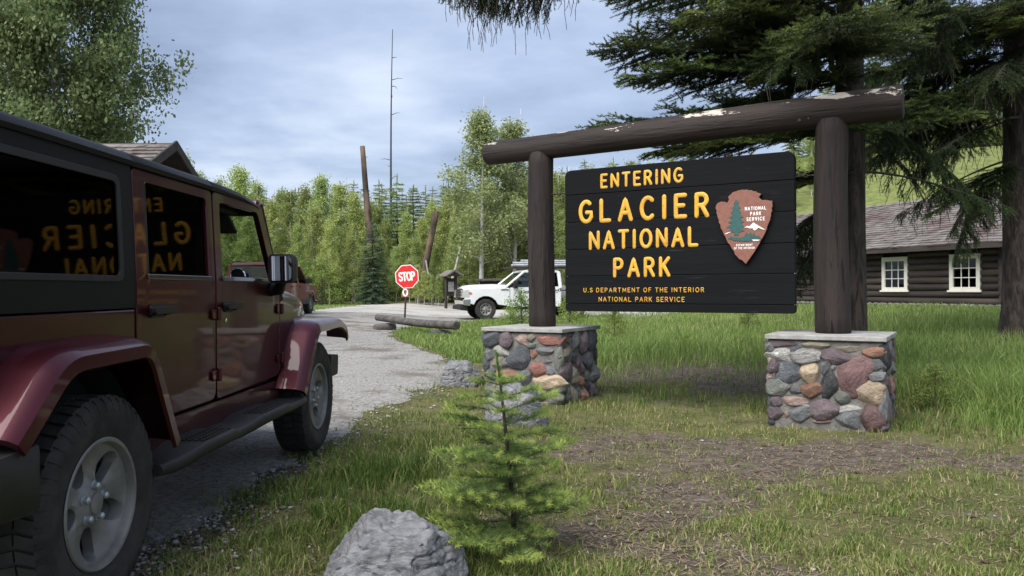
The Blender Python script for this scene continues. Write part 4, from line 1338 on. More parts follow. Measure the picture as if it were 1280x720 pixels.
def truck_build():
    root = empty('pickup_truck', (2.28, 31.85, g(0.5, 31.4)), R(90 + 13.5), 'white pickup truck with pipes on its ladder rack behind the sign post', 'truck')
    wt = wheel_meshes(.41, .25, .225, 8, (.155, .028, .026), False)
    put_wheels(root, [(.83, 0, .41, 1, 0), (-.83, 0, .41, -1, 0), (.83, 3.6, .41, 1, 0), (-.83, 3.6, .41, -1, 0)], wt)
    W2 = .98
    white = M['paint_white']
    for s in (-1, 1):
        # front fender, door, rear cab, bed side
        ff = lambda p, s=s: (s * (p[0] - max(0, p[2] - 1.15) * .12), p[1], p[2])
        fa = arch_pts(3.6, .50, .50)
        MB().prism([(2.66, .52), (2.66, 1.22), (2.9, 1.26), (4.35, 1.20), (4.45, .95), (4.40, .62), (4.14, .62)] + [p for p in fa if p[1] > .5], W2 - .06, W2, 'x', f=ff).build('front_fender', white, root, bevel=.02)
        d_ = MB().prism(round_poly([(1.42, .50), (2.645, .50), (2.645, 1.24), (1.42, 1.26)], .03, 3), W2 - .05, W2, 'x', f=ff).build('front_door', white, root, bevel=.012)
        MB().prism(round_poly([(.62, .50), (1.405, .50), (1.405, 1.26), (.62, 1.28)], .03, 3), W2 - .05, W2, 'x', f=ff).build('rear_door', white, root, bevel=.012)
        ba = arch_pts(0, .50, .52)
        MB().prism([(-1.25, .60), (-1.25, 1.32), (.50, 1.32), (.50, .52)] + [p for p in ba if p[1] > .52] + [(-.6, .58)], W2 - .05, W2 + .005, 'x').build('bed_side', white, root, bevel=.02)
        for (hy) in (1.52, .74):
            MB().prism(rrect(hy, hy + .20, 1.08, 1.12, .015), W2, W2 + .03, 'x', f=ff).build('door_handle', white, root, bevel=.005)
        # greenhouse pillars and glass; x leans in above the belt
        gx = lambda z: s * (W2 - .04 - max(0, z - 1.25) * .22)
        for (ya, yb, r_) in ((2.86, 2.05, .05), (1.40, 1.34, .05), (.62, .66, .075)):
            MB().tube([(gx(1.22), ya, 1.22), (gx(1.86), yb, 1.86)], r_, 8).build('roof_pillar', white, root, smooth=40)
        gm = lambda p, s=s: (s * (W2 - .045 - max(0, p[2] - 1.25) * .22 + p[0]), p[1], p[2])
        MB().prism([(1.42, 1.25), (2.76, 1.25), (2.03, 1.84), (1.36, 1.84)], -.004, .004, 'x', f=gm).build('door_window', M['glass'], root)
        MB().prism([(.68, 1.27), (1.36, 1.25), (1.31, 1.84), (.70, 1.84)], -.004, .004, 'x', f=gm).build('rear_side_window', M['tint'], root)
        # window surround
        MB().tube([(gx(1.26), .64, 1.27), (gx(1.25), 2.80, 1.245), (gx(1.84), 2.06, 1.835)], .014, 6).build('window_trim', M['black_plastic'], root)
        mm = MB()
        loft(mm, [[(s * (1.13 + x), y_, 1.36 + z) for x, z in rrect(-.10, .10, -.15, .15, .04, 3)] for y_ in (2.40, 2.48, 2.54)])
        mm.tube([(s * .94, 2.55, 1.28), (s * 1.08, 2.49, 1.30)], .03, 8)
        mm.build('door_mirror', M['black_plastic'], root, smooth=45)
        hl = MB().prism(round_poly([(4.22, .88), (4.52, .86), (4.50, 1.16), (4.26, 1.17)], .04, 3), .64, W2 + .004, 'x', f=lambda p, s=s: (s * p[0], p[1], p[2])).build('headlight', M['lamp_glass'], root, bevel=.02)
        MB().prism(round_poly([(4.14, .99), (4.27, 1.0), (4.27, 1.08), (4.16, 1.07)], .02, 3), W2 - .02, W2 + .012, 'x', f=lambda p, s=s: (s * p[0], p[1], p[2])).build('turn_signal', M['amber'], root)
        MB().prism([(2.70, 1.14), (3.02, 1.14), (2.98, 1.18), (2.72, 1.18)], W2 - .02, W2 + .008, 'x', f=ff).build('fender_vent', M['black_plastic'], root)
        # logo on the door
        lg = empty('door_logo', (s * (W2 + .001), 2.30 if s < 0 else 1.72, 1.06), R(90 if s > 0 else -90)); lg.parent = root
        text_line('FERGUSON', .20, .82, -.045, .088, .018, 0, .003, M['navy'], lg, name='lettering', each=False, n=6)
        em = MB()
        for (ex, ez) in ((0, 0), (.075, .02)):
            for sx2 in (0, .05):
                em.prism([(ex + .0, ez - .06 + sx2), (ex + .05, ez - .05 + sx2), (ex + .06, ez - .015 + sx2), (ex + .01, ez - .02 + sx2)], -.003, .0, 'y')
        em.build('emblem', M['navy'], lg)
        text_line('U S A', .32, .50, -.26, .03, .007, 0, .003, M['steel_dark'], lg, name='lettering', each=False, n=6) if False else None
    hd = []
    for y_, w_, z_ in ((2.72, .90, 1.30), (3.2, .92, 1.32), (3.9, .90, 1.30), (4.30, .86, 1.26), (4.44, .82, 1.18)):
        p_ = [(w_ + .03, 1.12), (w_ + .02, z_ - .06), (w_ - .05, z_), (w_ * .55, z_ + .03), (w_ * .45, z_ + .06), (0, z_ + .065)]
        p_ = p_ + [(-x, z) for x, z in p_[-2::-1]]
        hd.append([(x, y_, z) for x, z in p_])
    loft(MB(), hd).build('hood', white, root, smooth=40)
    rf = []
    for y_, w_, z_ in ((.58, .78, 1.84), (.70, .80, 1.90), (1.4, .80, 1.92), (1.95, .79, 1.91), (2.12, .77, 1.86)):
        p_ = [(w_ + .03, 1.83), (w_ + .02, z_ - .02), (w_ - .08, z_ + .02), (0, z_ + .04)]
        p_ = p_ + [(-x, z) for x, z in p_[-2::-1]]
        rf.append([(x, y_, z) for x, z in p_])
    loft(MB(), rf).build('roof', white, root, smooth=40)
    MB().prism([(-.90, 1.25), (.90, 1.25), (.76, 1.85), (-.76, 1.85)], -.005, .005, 'y', f=lambda p: (p[0], p[1] + 2.84 - (p[2] - 1.25) * 1.22, p[2])).build('windshield', M['glass'], root)
    MB().box(-.93, .93, .585, .62, .6, 1.30).build('cab_back', white, root)
    MB().prism([(-.88, 1.30), (.88, 1.30), (.76, 1.85), (-.76, 1.85)], .598, .606, 'y').build('rear_window', M['tint'], root)
    gg = MB().box(-.66, .66, 4.40, 4.50, .82, 1.20).build('grille', M['steel_dark'], root, bevel=.03)
    for z in (.92, 1.02, 1.12):
        MB().box(-.64, .64, 4.495, 4.52, z - .014, z + .014).build('grille_bar', M['chrome'], gg, bevel=.005)
    MB().prism(round_poly([(4.38, .56), (4.66, .58), (4.68, .80), (4.38, .82)], .05, 4), -1.0, 1.0, 'x', f=lambda p: (p[0], p[1] - .18 * abs(p[0]) ** 3, p[2])).build('front_bumper', M['chrome'], root, bevel=.03)
    MB().prism([(4.30, .36), (4.60, .40), (4.58, .56), (4.30, .56)], -.9, .9, 'x').build('air_dam', M['black_plastic'], root, bevel=.02)
    MB().box(-.9, .9, -1.36, -1.24, .56, .74).build('rear_bumper', M['chrome'], root, bevel=.02)
    MB().box(-.95, .95, -1.25, -1.21, .62, 1.30).build('tailgate', white, root, bevel=.01)
    MB().box(-.93, .93, -1.2, .5, .72, .80).box(-.80, .80, .6, 2.7, .45, 1.0).box(-.7, .7, 2.7, 4.3, .5, 1.1).box(-.5, .5, -1.2, 4.2, .38, .55).build('underbody', M['dark'], root)
    for xs in (-.42, .42):
        s_ = MB()
        loft(s_, [[(xs + x, 1.35 + y_, z) for x, y_ in rrect(-.25, .25, -.07 + dy, .07 + dy, .05, 3)] for z, dy in ((.95, 0), (1.45, -.08), (1.5, -.09))])
        loft(s_, [[(xs + x, 1.26 + y_, z) for x, y_ in rrect(-.13, .13, -.05, .05, .03, 3)] for z in (1.53, 1.68)])
        s_.build('seat', M['seat'], root, smooth=60)
    MB().tube([(.0, 2.35, 1.1), (0, 2.55, 1.30)], .5, 4).build('dashboard', M['dark'], root) if False else MB().box(-.85, .85, 2.35, 2.80, .95, 1.24).build('dashboard', M['dark'], root, bevel=.05)
    # ladder rack with a bundle of pipes
    rk = MB()
    for s in (-1, 1):
        for y_ in (.40, -1.1):
            rk.tube([(s * .93, y_, 1.30), (s * .93, y_, 2.03)], .03, 8)
        rk.tube([(s * .93, -1.25, 2.04), (s * .93, 2.55, 2.04)], .028, 8)
    for y_ in (-1.1, .4, 1.9, 2.5):
        rk.tube([(-.95, y_, 2.04), (.95, y_, 2.04)], .026, 8)
    rk.build('ladder_rack', M['steel_dark'], root, smooth=50)
    for i, (xs, z) in enumerate(((-.72, 2.115), (-.62, 2.115), (-.52, 2.115), (-.67, 2.20), (-.57, 2.20), (-.62, 2.285), (-.40, 2.115), (-.30, 2.115))):
        MB().tube([(xs, -1.5, z), (xs, 2.25 + .2 * math.sin(i * 2), z)], .045, 10).build('pipe', M['galv'], root, smooth=50)
    return root


truck_build()


# ================================================================ red estate car further along the road
def suv_build():
    root = empty('suv', (-8.75, 27.6, g(-8.0, 29.5)), R(-1), 'brick-red sport utility car parked beyond the door mirror', 'car')
    ws = wheel_meshes(.37, .23, .20, 6, (.13, .035, .03), False)
    put_wheels(root, [(.76, 0, .37, 1, 0), (-.76, 0, .37, -1, 0), (.76, 2.7, .37, 1, 0), (-.76, 2.7, .37, -1, 0)], ws)
    red = M['paint_suv']
    w_ = .90
    for s in (-1, 1):
        ff = lambda p, s=s: (s * p[0], p[1], p[2])
        low = [(-.92, .42), (-.95, .95), (-.93, 1.12), (2.05, 1.10), (3.35, 1.02), (3.46, .80), (3.45, .45), (3.16, .45)]
        low += [p for p in arch_pts(2.7, .44, .45, zc=.38) if p[1] > .45] + [(2.26, .38), (.46, .38)] + [p for p in arch_pts(0, .44, .45, zc=.38) if p[1] > .45]
        MB().prism(low, w_ - .06, w_, 'x', f=ff).build('body_side', red, root, bevel=.03)
        MB().prism([(-.90, .44), (-.46, .44), (-.46, .60), (-.93, .60)], w_ - .02, w_ + .012, 'x', f=ff).prism([(.46, .38), (2.26, .38), (2.26, .56), (.46, .56)], w_ - .02, w_ + .012, 'x', f=ff).build('lower_cladding', M['black_plastic'], root, bevel=.01)
        gx = lambda z: s * (w_ - .03 - max(0, z - 1.1) * .20)
        for (ya, yb, r_) in ((2.22, 1.58, .045), (1.05, .98, .04), (.10, .12, .04), (-.82, -.62, .07)):
            MB().tube([(gx(1.08), ya, 1.08), (gx(1.70), yb, 1.70)], r_, 8).build('roof_pillar', red, root, smooth=40)
        gm = lambda p, s=s: (s * (w_ - .035 - max(0, p[2] - 1.1) * .20 + p[0]), p[1], p[2])
        for P_ in (((1.09, 1.10), (2.14, 1.10), (1.56, 1.68), (1.02, 1.68)), ((.14, 1.10), (1.01, 1.10), (.95, 1.68), (.16, 1.68)), ((-.74, 1.10), (.07, 1.10), (.09, 1.68), (-.57, 1.68))):
            MB().prism(list(P_), -.004, .004, 'x', f=gm).build('side_window', M['tint'], root)
        for y_ in (1.04, .10):
            MB().prism([(y_ - .005, .55), (y_ + .005, .55), (y_ + .005, 1.08), (y_ - .005, 1.08)], w_ - .004, w_ + .001, 'x', f=ff).build('door_seam', M['dark'], root)
            MB().prism(rrect(y_ + .07, y_ + .25, .96, 1.0, .012), w_, w_ + .025, 'x', f=ff).build('door_handle', M['black_plastic'], root, bevel=.005)
        mm = MB()
        loft(mm, [[(s * (1.02 + x), y_, 1.18 + z) for x, z in rrect(-.11, .11, -.08, .08, .04, 3)] for y_ in (1.84, 1.90, 1.96)])
        mm.tube([(s * .86, 1.98, 1.12), (s * .98, 1.92, 1.15)], .03, 8)
        mm.build('door_mirror', M['black_plastic'], root, smooth=45)
        MB().prism(round_poly([(-.98, .92), (-.84, .92), (-.84, 1.30), (-.94, 1.30)], .03, 3), w_ - .14, w_ + .004, 'x', f=ff).build('tail_light', M['red_lens'], root, bevel=.01)
        MB().prism([(3.30, .80), (3.48, .80), (3.44, .98), (3.28, .98)], w_ - .30, w_ - .02, 'x', f=ff).build('headlight', M['lamp_glass'], root, bevel=.02)
        MB().tube([(s * .66, -.5, 1.79), (s * .66, 1.3, 1.80)], .02, 8).build('roof_rail', M['black_plastic'], root)
    rf = []
    for y_, ww, z_ in ((-.74, .72, 1.66), (-.60, .745, 1.74), (.3, .75, 1.765), (1.3, .74, 1.755), (1.62, .72, 1.70)):
        p_ = [(ww + .03, 1.66), (ww + .02, z_ - .02), (ww - .08, z_ + .01), (0, z_ + .025)]
        p_ = p_ + [(-x, z) for x, z in p_[-2::-1]]
        rf.append([(x, y_, z) for x, z in p_])
    loft(MB(), rf).build('roof', red, root, smooth=40)
    hd = []
    for y_, ww, z_ in ((2.08, .84, 1.12), (2.6, .84, 1.10), (3.2, .80, 1.04), (3.42, .76, .94)):
        p_ = [(ww + .03, .90), (ww + .02, z_ - .04), (ww - .06, z_), (0, z_ + .03)]
        p_ = p_ + [(-x, z) for x, z in p_[-2::-1]]
        hd.append([(x, y_, z) for x, z in p_])
    loft(MB(), hd).build('hood', red, root, smooth=40)
    MB().prism([(-.80, 1.10), (.80, 1.10), (.72, 1.69), (-.72, 1.69)], -.005, .005, 'y', f=lambda p: (p[0], p[1] + 2.18 - (p[2] - 1.1) * 1.02, p[2])).build('windshield', M['glass'], root)
    MB().prism([(-.78, 1.12), (.78, 1.12), (.70, 1.66), (-.70, 1.66)], -.005, .005, 'y', f=lambda p: (p[0], p[1] - .90 + (p[2] - 1.1) * .33, p[2])).build('rear_window', M['tint'], root)
    MB().box(-.86, .86, -.96, -.90, .62, 1.12).build('tailgate', red, root, bevel=.02)
    MB().box(-.90, .90, -1.06, -.90, .42, .64).build('rear_bumper', M['black_plastic'], root, bevel=.03)
    MB().box(-.88, .88, 3.42, 3.55, .40, .66).build('front_bumper', M['black_plastic'], root, bevel=.03)
    MB().box(-.62, .62, 3.40, 3.46, .68, .92).build('grille', M['steel_dark'], root, bevel=.02)
    MB().box(-.80, .80, -.85, 2.1, .36, .98).box(-.6, .6, 2.1, 3.4, .36, .85).build('underbody', M['dark'], root)
    for xs in (-.4, .4):
        for y0 in (1.0, .1):
            s_ = MB()
            loft(s_, [[(xs + x, y0 + y_, z) for x, y_ in rrect(-.23, .23, -.07 + dy, .07 + dy, .05, 3)] for z, dy in ((.9, 0), (1.3, -.06), (1.36, -.07))])
            loft(s_, [[(xs + x, y0 - .08 + y_, z) for x, y_ in rrect(-.12, .12, -.05, .05, .03, 3)] for z in (1.38, 1.54)])
            s_.build('seat', M['seat'], root, smooth=60)
    root.scale = (1.07, 1.07, 1.07)
    return root


suv_build()
# ================================================================ log cabin, gatehouse, road furniture
def shingles(name, parent, x0, x1, a, b, mat_, seed=0, width=.19, expo=.21):
    """rows of overlapping shingles on the slope from eave a=(y,z) to ridge b=(y,z)"""
    r_ = np.random.default_rng(seed)
    mb = MB()
    dy, dz = b[0] - a[0], b[1] - a[1]
    Ls = math.hypot(dy, dz)
    uy, uz = dy / Ls, dz / Ls
    ny, nz = (-uz, uy) if uy > 0 else (uz, -uy)
    rows_ = int(Ls / expo)
    for r in range(rows_):
        s0 = r * expo - .04
        x = x0 - r_.random() * width
        while x < x1:
            w = width * r_.uniform(.65, 1.4)
            xa, xb = max(x, x0), min(x + w - .006, x1)
            if xb - xa > .03:
                e0 = s0 + r_.uniform(-.025, .02); e1 = min(s0 + expo * 1.35, Ls)
                h0 = .030 + r_.uniform(0, .018); h1 = .006
                P = []
                for (s, h) in ((e0, h0), (e1, h1), (e0, -.004), (e1, -.004)):
                    for xx in (xa, xb):
                        P.append((xx, a[0] + uy * s + ny * h, a[1] + uz * s + nz * h))
                mb.add(P, [(0, 1, 3, 2), (0, 4, 5, 1), (0, 2, 6, 4), (1, 5, 7, 3)])
            x += w
    o = mb.build(name, mat_, parent)
    o['kind'] = 'stuff'
    return o


def cabin_build():
    x0, y0 = 8.77, 33.2
    zb = .50
    root = empty('log_cabin', (x0, y0, zb), math.atan2(-.917, .398), 'long dark log cabin with cream windows and a weathered shingle roof', 'cabin')
    Ln, Dp = 12.5, 7.0
    wins = [1.5, 3.9, 6.3, 8.72, 11.14]
    wz0, wz1, ww = .57, 1.66, .97
    # stone footing
    fm = MB()
    r_ = np.random.default_rng(5)
    bmx = STONES[1]
    vv = [v.co.copy() for v in bmx.vertices]; fc = [tuple(p.vertices) for p in bmx.polygons]
    MB().box(.0, Ln, .06, Dp - .06, -.6, .17).build('footing_core', M['mortar'], root)
    bm = bmesh.new(); bmesh.ops.create_icosphere(bm, subdivisions=2, radius=1)
    vv = [v.co.copy() for v in bm.verts]; fc = [tuple(l.index for l in f.verts) for f in bm.faces]; bm.free()
    for row in range(2):
        x = 0.1
        while x < Ln:
            w = r_.uniform(.16, .34)
            fm.add([(x + w / 2 + v.x * w * .54, .05 + v.y * .07, .03 + row * .11 + v.z * .065) for v in vv], fc)
            x += w
    o = fm.build('footing_stones', mat('footing_stone', (.12, .115, .11), (.26, .25, .235), scale=3.5, rough=.9, bump=.3), root, smooth=180)
    o['kind'] = 'stuff'
    # logs of the long front wall, broken by the windows
    nlog = 9
    dz = (2.02 - .17) / nlog
    for k in range(nlog):
        zc = .17 + dz * (k + .5)
        segs = []
        cur = -.25
        for w in wins:
            if zc + dz * .4 > wz0 and zc - dz * .4 < wz1:
                segs.append((cur, w - ww / 2 + .02)); cur = w + ww / 2 - .02
        segs.append((cur, Ln + .25))
        for a, b_ in segs:
            log_path((a, .10, zc), (b_, .10, zc), dz * .56, dz * .53, n=5, seg=12, wob=.006, seed=k * 3 + a).build('wall_log', M['log_dark'], root, smooth=50)
        for xe in (0.1, Ln - .1):
            log_path((xe, -.2, zc + dz * .5), (xe, Dp + .2, zc + dz * .5), dz * .56, dz * .53, n=4, seg=12, seed=k).build('wall_log', M['log_dark'], root, smooth=50)
        log_path((-.25, Dp - .1, zc), (Ln + .25, Dp - .1, zc), dz * .56, dz * .53, n=5, seg=12, seed=k * 2).build('wall_log', M['log_dark'], root, smooth=50)
    # inner lining so that the joints stay dark
    inn = MB()
    for a, b_ in zip([.15] + [w + ww / 2 - .05 for w in wins], [w - ww / 2 + .05 for w in wins] + [Ln - .15]):
        inn.box(a, b_, .15, .19, .17, 2.05)
    for w in wins:
        inn.box(w - ww / 2 + .05, w + ww / 2 - .05, .15, .19, .17, wz0 + .04).box(w - ww / 2 + .05, w + ww / 2 - .05, .15, .19, wz1 - .04, 2.05)
    inn.box(.15, Ln - .15, Dp - .2, Dp - .16, .17, 2.05).box(.15, .19, .2, Dp - .2, .17, 2.05).box(Ln - .19, Ln - .15, .2, Dp - .2, .17, 2.05)
    inn.build('wall_lining', M['dark'], root)
    for w in wins:
        wn_ = MB()
        a, b_ = w - ww / 2, w + ww / 2
        wn_.ring([(a, wz0), (b_, wz0), (b_, wz1), (a, wz1)], [(a + .12, wz0 + .12), (b_ - .12, wz0 + .12), (b_ - .12, wz1 - .14), (a + .12, wz1 - .14)], -.03, .10, 'y')
        fr = wn_.build('window', M['cream'], root, bevel=.008)
        MB().box(a - .05, b_ + .05, -.06, .0, wz0 - .03, wz0 + .03).build('sill', M['cream'], fr, bevel=.006)
        ia, ib, ja, jb = a + .12, b_ - .12, wz0 + .12, wz1 - .14
        mu = MB()
        for k in (1, 2):
            xm = ia + (ib - ia) * k / 3; zm = ja + (jb - ja) * k / 3
            mu.box(xm - .013, xm + .013, .01, .04, ja, jb)
            mu.box(ia, ib, .013, .043, zm - .013, zm + .013)
        mu.build('muntins', M['cream'], fr)
        for i in range(3):
            for j in range(3):
                MB().box(ia + (ib - ia) * i / 3, ia + (ib - ia) * (i + 1) / 3 - .001, .024, .029, ja + (jb - ja) * j / 3, ja + (jb - ja) * (j + 1) / 3 - .001).build('pane', M['pane'], fr)
    # roof
    ev, rg = (-.62, 1.93), (Dp / 2, 3.78)
    xa, xb = -.6, Ln + .7
    dk = MB()
    dk.prism([(ev[0], ev[1] - .10), (ev[0], ev[1] - .005), (rg[0], rg[1] - .005), (Dp - ev[0], ev[1] - .005), (Dp - ev[0], ev[1] - .10), (rg[0], rg[1] - .12)], xa + .03, xb - .03, 'x')
    rf = dk.build('roof', M['log_dark'], root)
    shingles('shingles', rf, xa, xb, ev, rg, M['shingle'], 1)
    shingles('shingles', rf, xa, xb, (Dp - ev[0], ev[1]), rg, M['shingle'], 2)
    MB().prism([(rg[0] - .16, rg[1] - .03), (rg[0], rg[1] + .055), (rg[0] + .16, rg[1] - .03)], xa, xb, 'x').build('ridge_cap', M['shingle'], rf)
    MB().box(xa, xb, ev[0] - .03, ev[0] - .002, ev[1] - .16, ev[1] - .01).build('fascia', M['log_dark'], rf)
    k = xa + .4
    while k < xb:
        log_path((k, ev[0] + .04, ev[1] - .13), (k, .3, ev[1] + .25), .055, .055, n=2, seg=8, wob=0).build('rafter', M['log_dark'], rf)
        k += .75
    for xe in (.12, Ln - .12):
        MB().prism([(.1, 2.0), (Dp - .1, 2.0), (Dp / 2, 3.5)], xe - .05, xe + .05, 'x').build('gable', M['log_dark'], root)
    return root


cabin_build()


def gatehouse_build():
    root = empty('gatehouse', (-9.6, 16.0, g(-8, 16)), 0, 'small dark timber gatehouse with gabled shingle roof behind the red car', 'hut')
    hw, hy, ze, zr = 2.35, 1.9, 2.95, 4.18
    # board walls
    for s, nm in ((-1, 'wall'), (1, 'wall')):
        n_ = 10
        for k in range(n_):
            z = k * .285
            log_path((-hw, s * hy, z + .15), (hw, s * hy, z + .15), .15, .145, n=3, seg=10, wob=.004, seed=k).build('wall_log', M['log_dark'], root, smooth=50)
            log_path((s * hw, -hy, z + .28), (s * hw, hy, z + .28), .15, .145, n=3, seg=10, wob=.004, seed=k + 20).build('wall_log', M['log_dark'], root, smooth=50)
    MB().box(-hw + .05, hw - .05, -hy + .05, hy - .05, 0, 2.9).build('wall_lining', M['dark'], root)
    for yc in (-.8, .8):
        fr = MB().ring([(yc - .45, 1.1), (yc + .45, 1.1), (yc + .45, 2.1), (yc - .45, 2.1)], [(yc - .36, 1.19), (yc + .36, 1.19), (yc + .36, 2.01), (yc - .36, 2.01)], hw + .05, hw + .19, 'x').build('window', M['cream'], root, bevel=.006)
        MB().box(hw + .10, hw + .11, yc - .37, yc + .37, 1.18, 2.02).build('pane', M['pane'], fr)
    ev, rg = (-2.55, 2.86), (0, zr)
    xa, xb = -hw - .5, hw + .42
    rf = MB().prism([(ev[0], ev[1] - .11), (ev[0], ev[1] - .005), (0, zr - .005), (-ev[0], ev[1] - .005), (-ev[0], ev[1] - .11), (0, zr - .12)], xa + .03, xb - .03, 'x').build('roof', M['log_dark'], root)
    shingles('shingles', rf, xa, xb, ev, rg, M['shingle'], 3)
    shingles('shingles', rf, xa, xb, (-ev[0], ev[1]), rg, M['shingle'], 4)
    for s in (-1, 1):
        MB().prism([(s * 2.60, ev[1] - .16), (s * 2.60, ev[1] + .02), (0, zr + .045), (0, zr - .16)], xb - .005, xb + .05, 'x').build('barge_board', M['log_dark'], rf, bevel=.01)
    for k in range(9):
        z = 2.9 + k * .14
        half = (zr - z - .10) / (zr - ev[1]) * 2.5
        if half > .1: MB().box(hw - .02, hw + .06 + .006 * (k % 2), -half, half, z, z + .136).build('gable_board', M['log_dark'], root)
    MB().prism([(-1.9, 2.9), (1.9, 2.9), (0, 4.0)], -hw, -hw + .1, 'x').build('gable', M['log_dark'], root)
    return root


gatehouse_build()

# ---------------------------------------------------------------- stop sign
def stop_build():
    x, y = -3.42, 25.0
    z0 = g(x, y)
    root = empty('stop_sign', (x, y, z0), R(-4), 'red octagonal stop sign on a thin post beside the gravel road', 'sign')
    MB().box(-.028, .028, -.02, .02, -.3, 1.95, rot=Matrix.Rotation(R(3.2), 3, 'Y'), piv=(0, 0, 0)).build('post', M['steel_dark'], root, bevel=.006)
    zc = 1.60 - z0
    xs = .095
    rot = R(4.5)
    oc = lambda r: [(xs + r * math.cos(R(22.5 + 45 * k) + rot), zc + r * math.sin(R(22.5 + 45 * k) + rot)) for k in range(8)]
    MB().prism(oc(.40), -.032, -.026, 'y').build('plate_border', M['white_paint'], root)
    MB().prism(oc(.372), -.036, -.031, 'y').build('plate', M['sign_red'], root)
    tl = empty('lettering', (xs, -.0365, zc)); tl.parent = root; tl.rotation_euler = (0, -rot, 0)
    text_line('STOP', -.245, .245, -.125, .25, .052, 0, .004, M['white_paint'], tl, wx=.62)
    for zb in (.30, -.30):
        MB().lathe([(-.0365, .014), (-.045, .012), (-.046, .0005)], 10, 'y', (xs, 0, zc + zb)).build('bolt', M['galv'], root)
    z2 = 1.07 - z0
    MB().prism(rrect(-.095, .175, z2 - .12, z2 + .02, .03), -.031, -.026, 'y').prism(arc(.04, z2 + .02, .115, .15, 0, 180, 14), -.0315, -.0265, 'y').build('badge_plate', M['arrow_brown'], root)
    MB().prism(arc(.04, z2 + .02, .092, .125, 0, 360, 22)[:-1], -.036, -.0318, 'y').build('badge_field', M['white_paint'], root)
    MB().prism([(-.01, z2 + .08), (.04, z2 + .115), (.09, z2 + .08), (.085, z2 + .02), (.04, z2 - .07), (-.005, z2 + .02)], -.039, -.0362, 'y').build('badge_arrowhead', M['arrow_brown'], root)


stop_build()

# ---------------------------------------------------------------- log barrier
zl = g(-2.6, 21)
lb = empty('log_barrier', (-2.6, 21.1, zl), 0, 'weathered grey log laid on two short logs at the road edge', 'log')
log_path((-1.32, 1.75, .36), (1.24, -1.72, .28), .095, .108, n=10, seg=18, wob=.02, seed=2).build('rail_log', M['weathered'], lb, smooth=50)
log_path((-1.25, 1.02, .10), (-.74, 1.34, .11), .13, .12, n=3, seg=14, seed=5).build('support_log', M['weathered'], lb, smooth=50)
log_path((.52, -1.22, .05), (1.0, -.92, .05), .12, .11, n=3, seg=14, seed=6).build('support_log', M['weathered'], lb, smooth=50)

# ---------------------------------------------------------------- kiosk and shelter
kx, ky = -3.45, 44.5
kk = empty('notice_kiosk', (kx, ky, g(kx, ky)), R(25), 'narrow brown notice kiosk with a small sloping roof beside the truck', 'kiosk')
for s in (-1, 1):
    log_path((s * .30, 0, -.1), (s * .30, 0, 1.95), .085, .08, n=3, seg=12, seed=s).build('post', M['log_dark'], kk, smooth=50)
MB().box(-.26, .26, -.03, .03, .75, 1.75).build('notice_board', M['timber'], kk, bevel=.01)
MB().box(-.17, .17, -.038, -.031, 1.0, 1.55).build('notice_sheet', M['capstone'], kk)
MB().prism([(-.50, 1.84), (-.50, 1.92), (0, 2.22), (.50, 1.92), (.50, 1.84), (0, 2.12)], -.72, .72, 'y').build('roof', M['shingle'], kk, bevel=.01)
MB().prism([(-.40, 1.86), (.40, 1.86), (0, 2.10)], -.5, -.46, 'y').build('gable', M['log_dark'], kk)
hx, hy_ = -.55, 45.5
sh = empty('low_shelter', (hx, hy_, g(hx, hy_)), R(3), 'low brown shelter with flat roof half hidden behind the white truck', 'shelter')
for xx in (-1.25, -.3, .6, 1.5):
    log_path((xx, -.5, -.2), (xx, -.5, 1.62), .09, .085, n=3, seg=10, seed=xx).build('post', M['log_dark'], sh, smooth=50)
for i, (xa, xb) in enumerate(((-1.12, -.40), (-.20, .50), (.70, 1.42))):
    MB().box(xa, xb, -.47, -.42, .55, 1.45).build('wall_panel', M['arrow_brown'] if i == 0 else M['weathered'], sh, bevel=.01)
MB().box(-1.55, 1.8, -.85, .9, 1.62, 1.74).build('roof', M['weathered'], sh, bevel=.02)
MB().box(-1.3, 1.5, .5, .6, .0, 1.6).build('back_wall', M['log_dark'], sh)

# ---------------------------------------------------------------- boulders
def boulder(name, loc, size, seed, label, cuts=9, rz=0.0, sub=6, faces=None):
    bm = bmesh.new()
    bmesh.ops.create_icosphere(bm, subdivisions=sub, radius=1)
    r_ = random.Random(seed)
    planes = []
    for _ in range(cuts):
        d = Vector((r_.uniform(-1, 1), r_.uniform(-1, 1), r_.uniform(-.3, 1))).normalized()
        planes.append((d, r_.uniform(.64, .84)))
    planes.append((Vector((r_.uniform(-.2, .2), r_.uniform(-.3, 0), 1)).normalized(), .72))
    if faces: planes = [(Vector(d).normalized(), h) for d, h in faces]
    for v in bm.verts:
        p = v.co.copy()
        p = p / (abs(p.x) ** 3.2 + abs(p.y) ** 3.2 + abs(p.z) ** 3.2) ** (1 / 3.2) * .92
        for d, h in planes:
            k = p.dot(d) - h
            if k > 0: p -= d * k * .985
        n_ = p.normalized()
        q = p * 2.2 + Vector((seed * 3.3, 1, 5))
        rd_ = 1 - abs(mnoise.noise(Vector((p.x * 3.1 + p.z * 2, p.y * 3.1, p.z * 5 - p.x)) + Vector((seed, 0, 0))))
        p += n_ * (.05 * mnoise.fractal(q, .9, 2.1, 6) + .014 * mnoise.turbulence(p * 7 + Vector((seed, 2, 3)), 5, True) - .05 * max(0, rd_ - .86) / .14)
        v.co = Vector((p.x * size[0], p.y * size[1], p.z * size[2]))
    me_ = bpy.data.meshes.new(name)
    bm.to_mesh(me_); bm.free(); me_.shade_smooth()
    me_.set_sharp_from_angle(angle=R(38))
    o = link(name, me_, M['boulder'], None, (loc[0], loc[1], g(loc[0], loc[1]) + loc[2]), (0, 0, rz))
    return tag(o, label, 'boulder' if size[0] > .1 else 'stone')


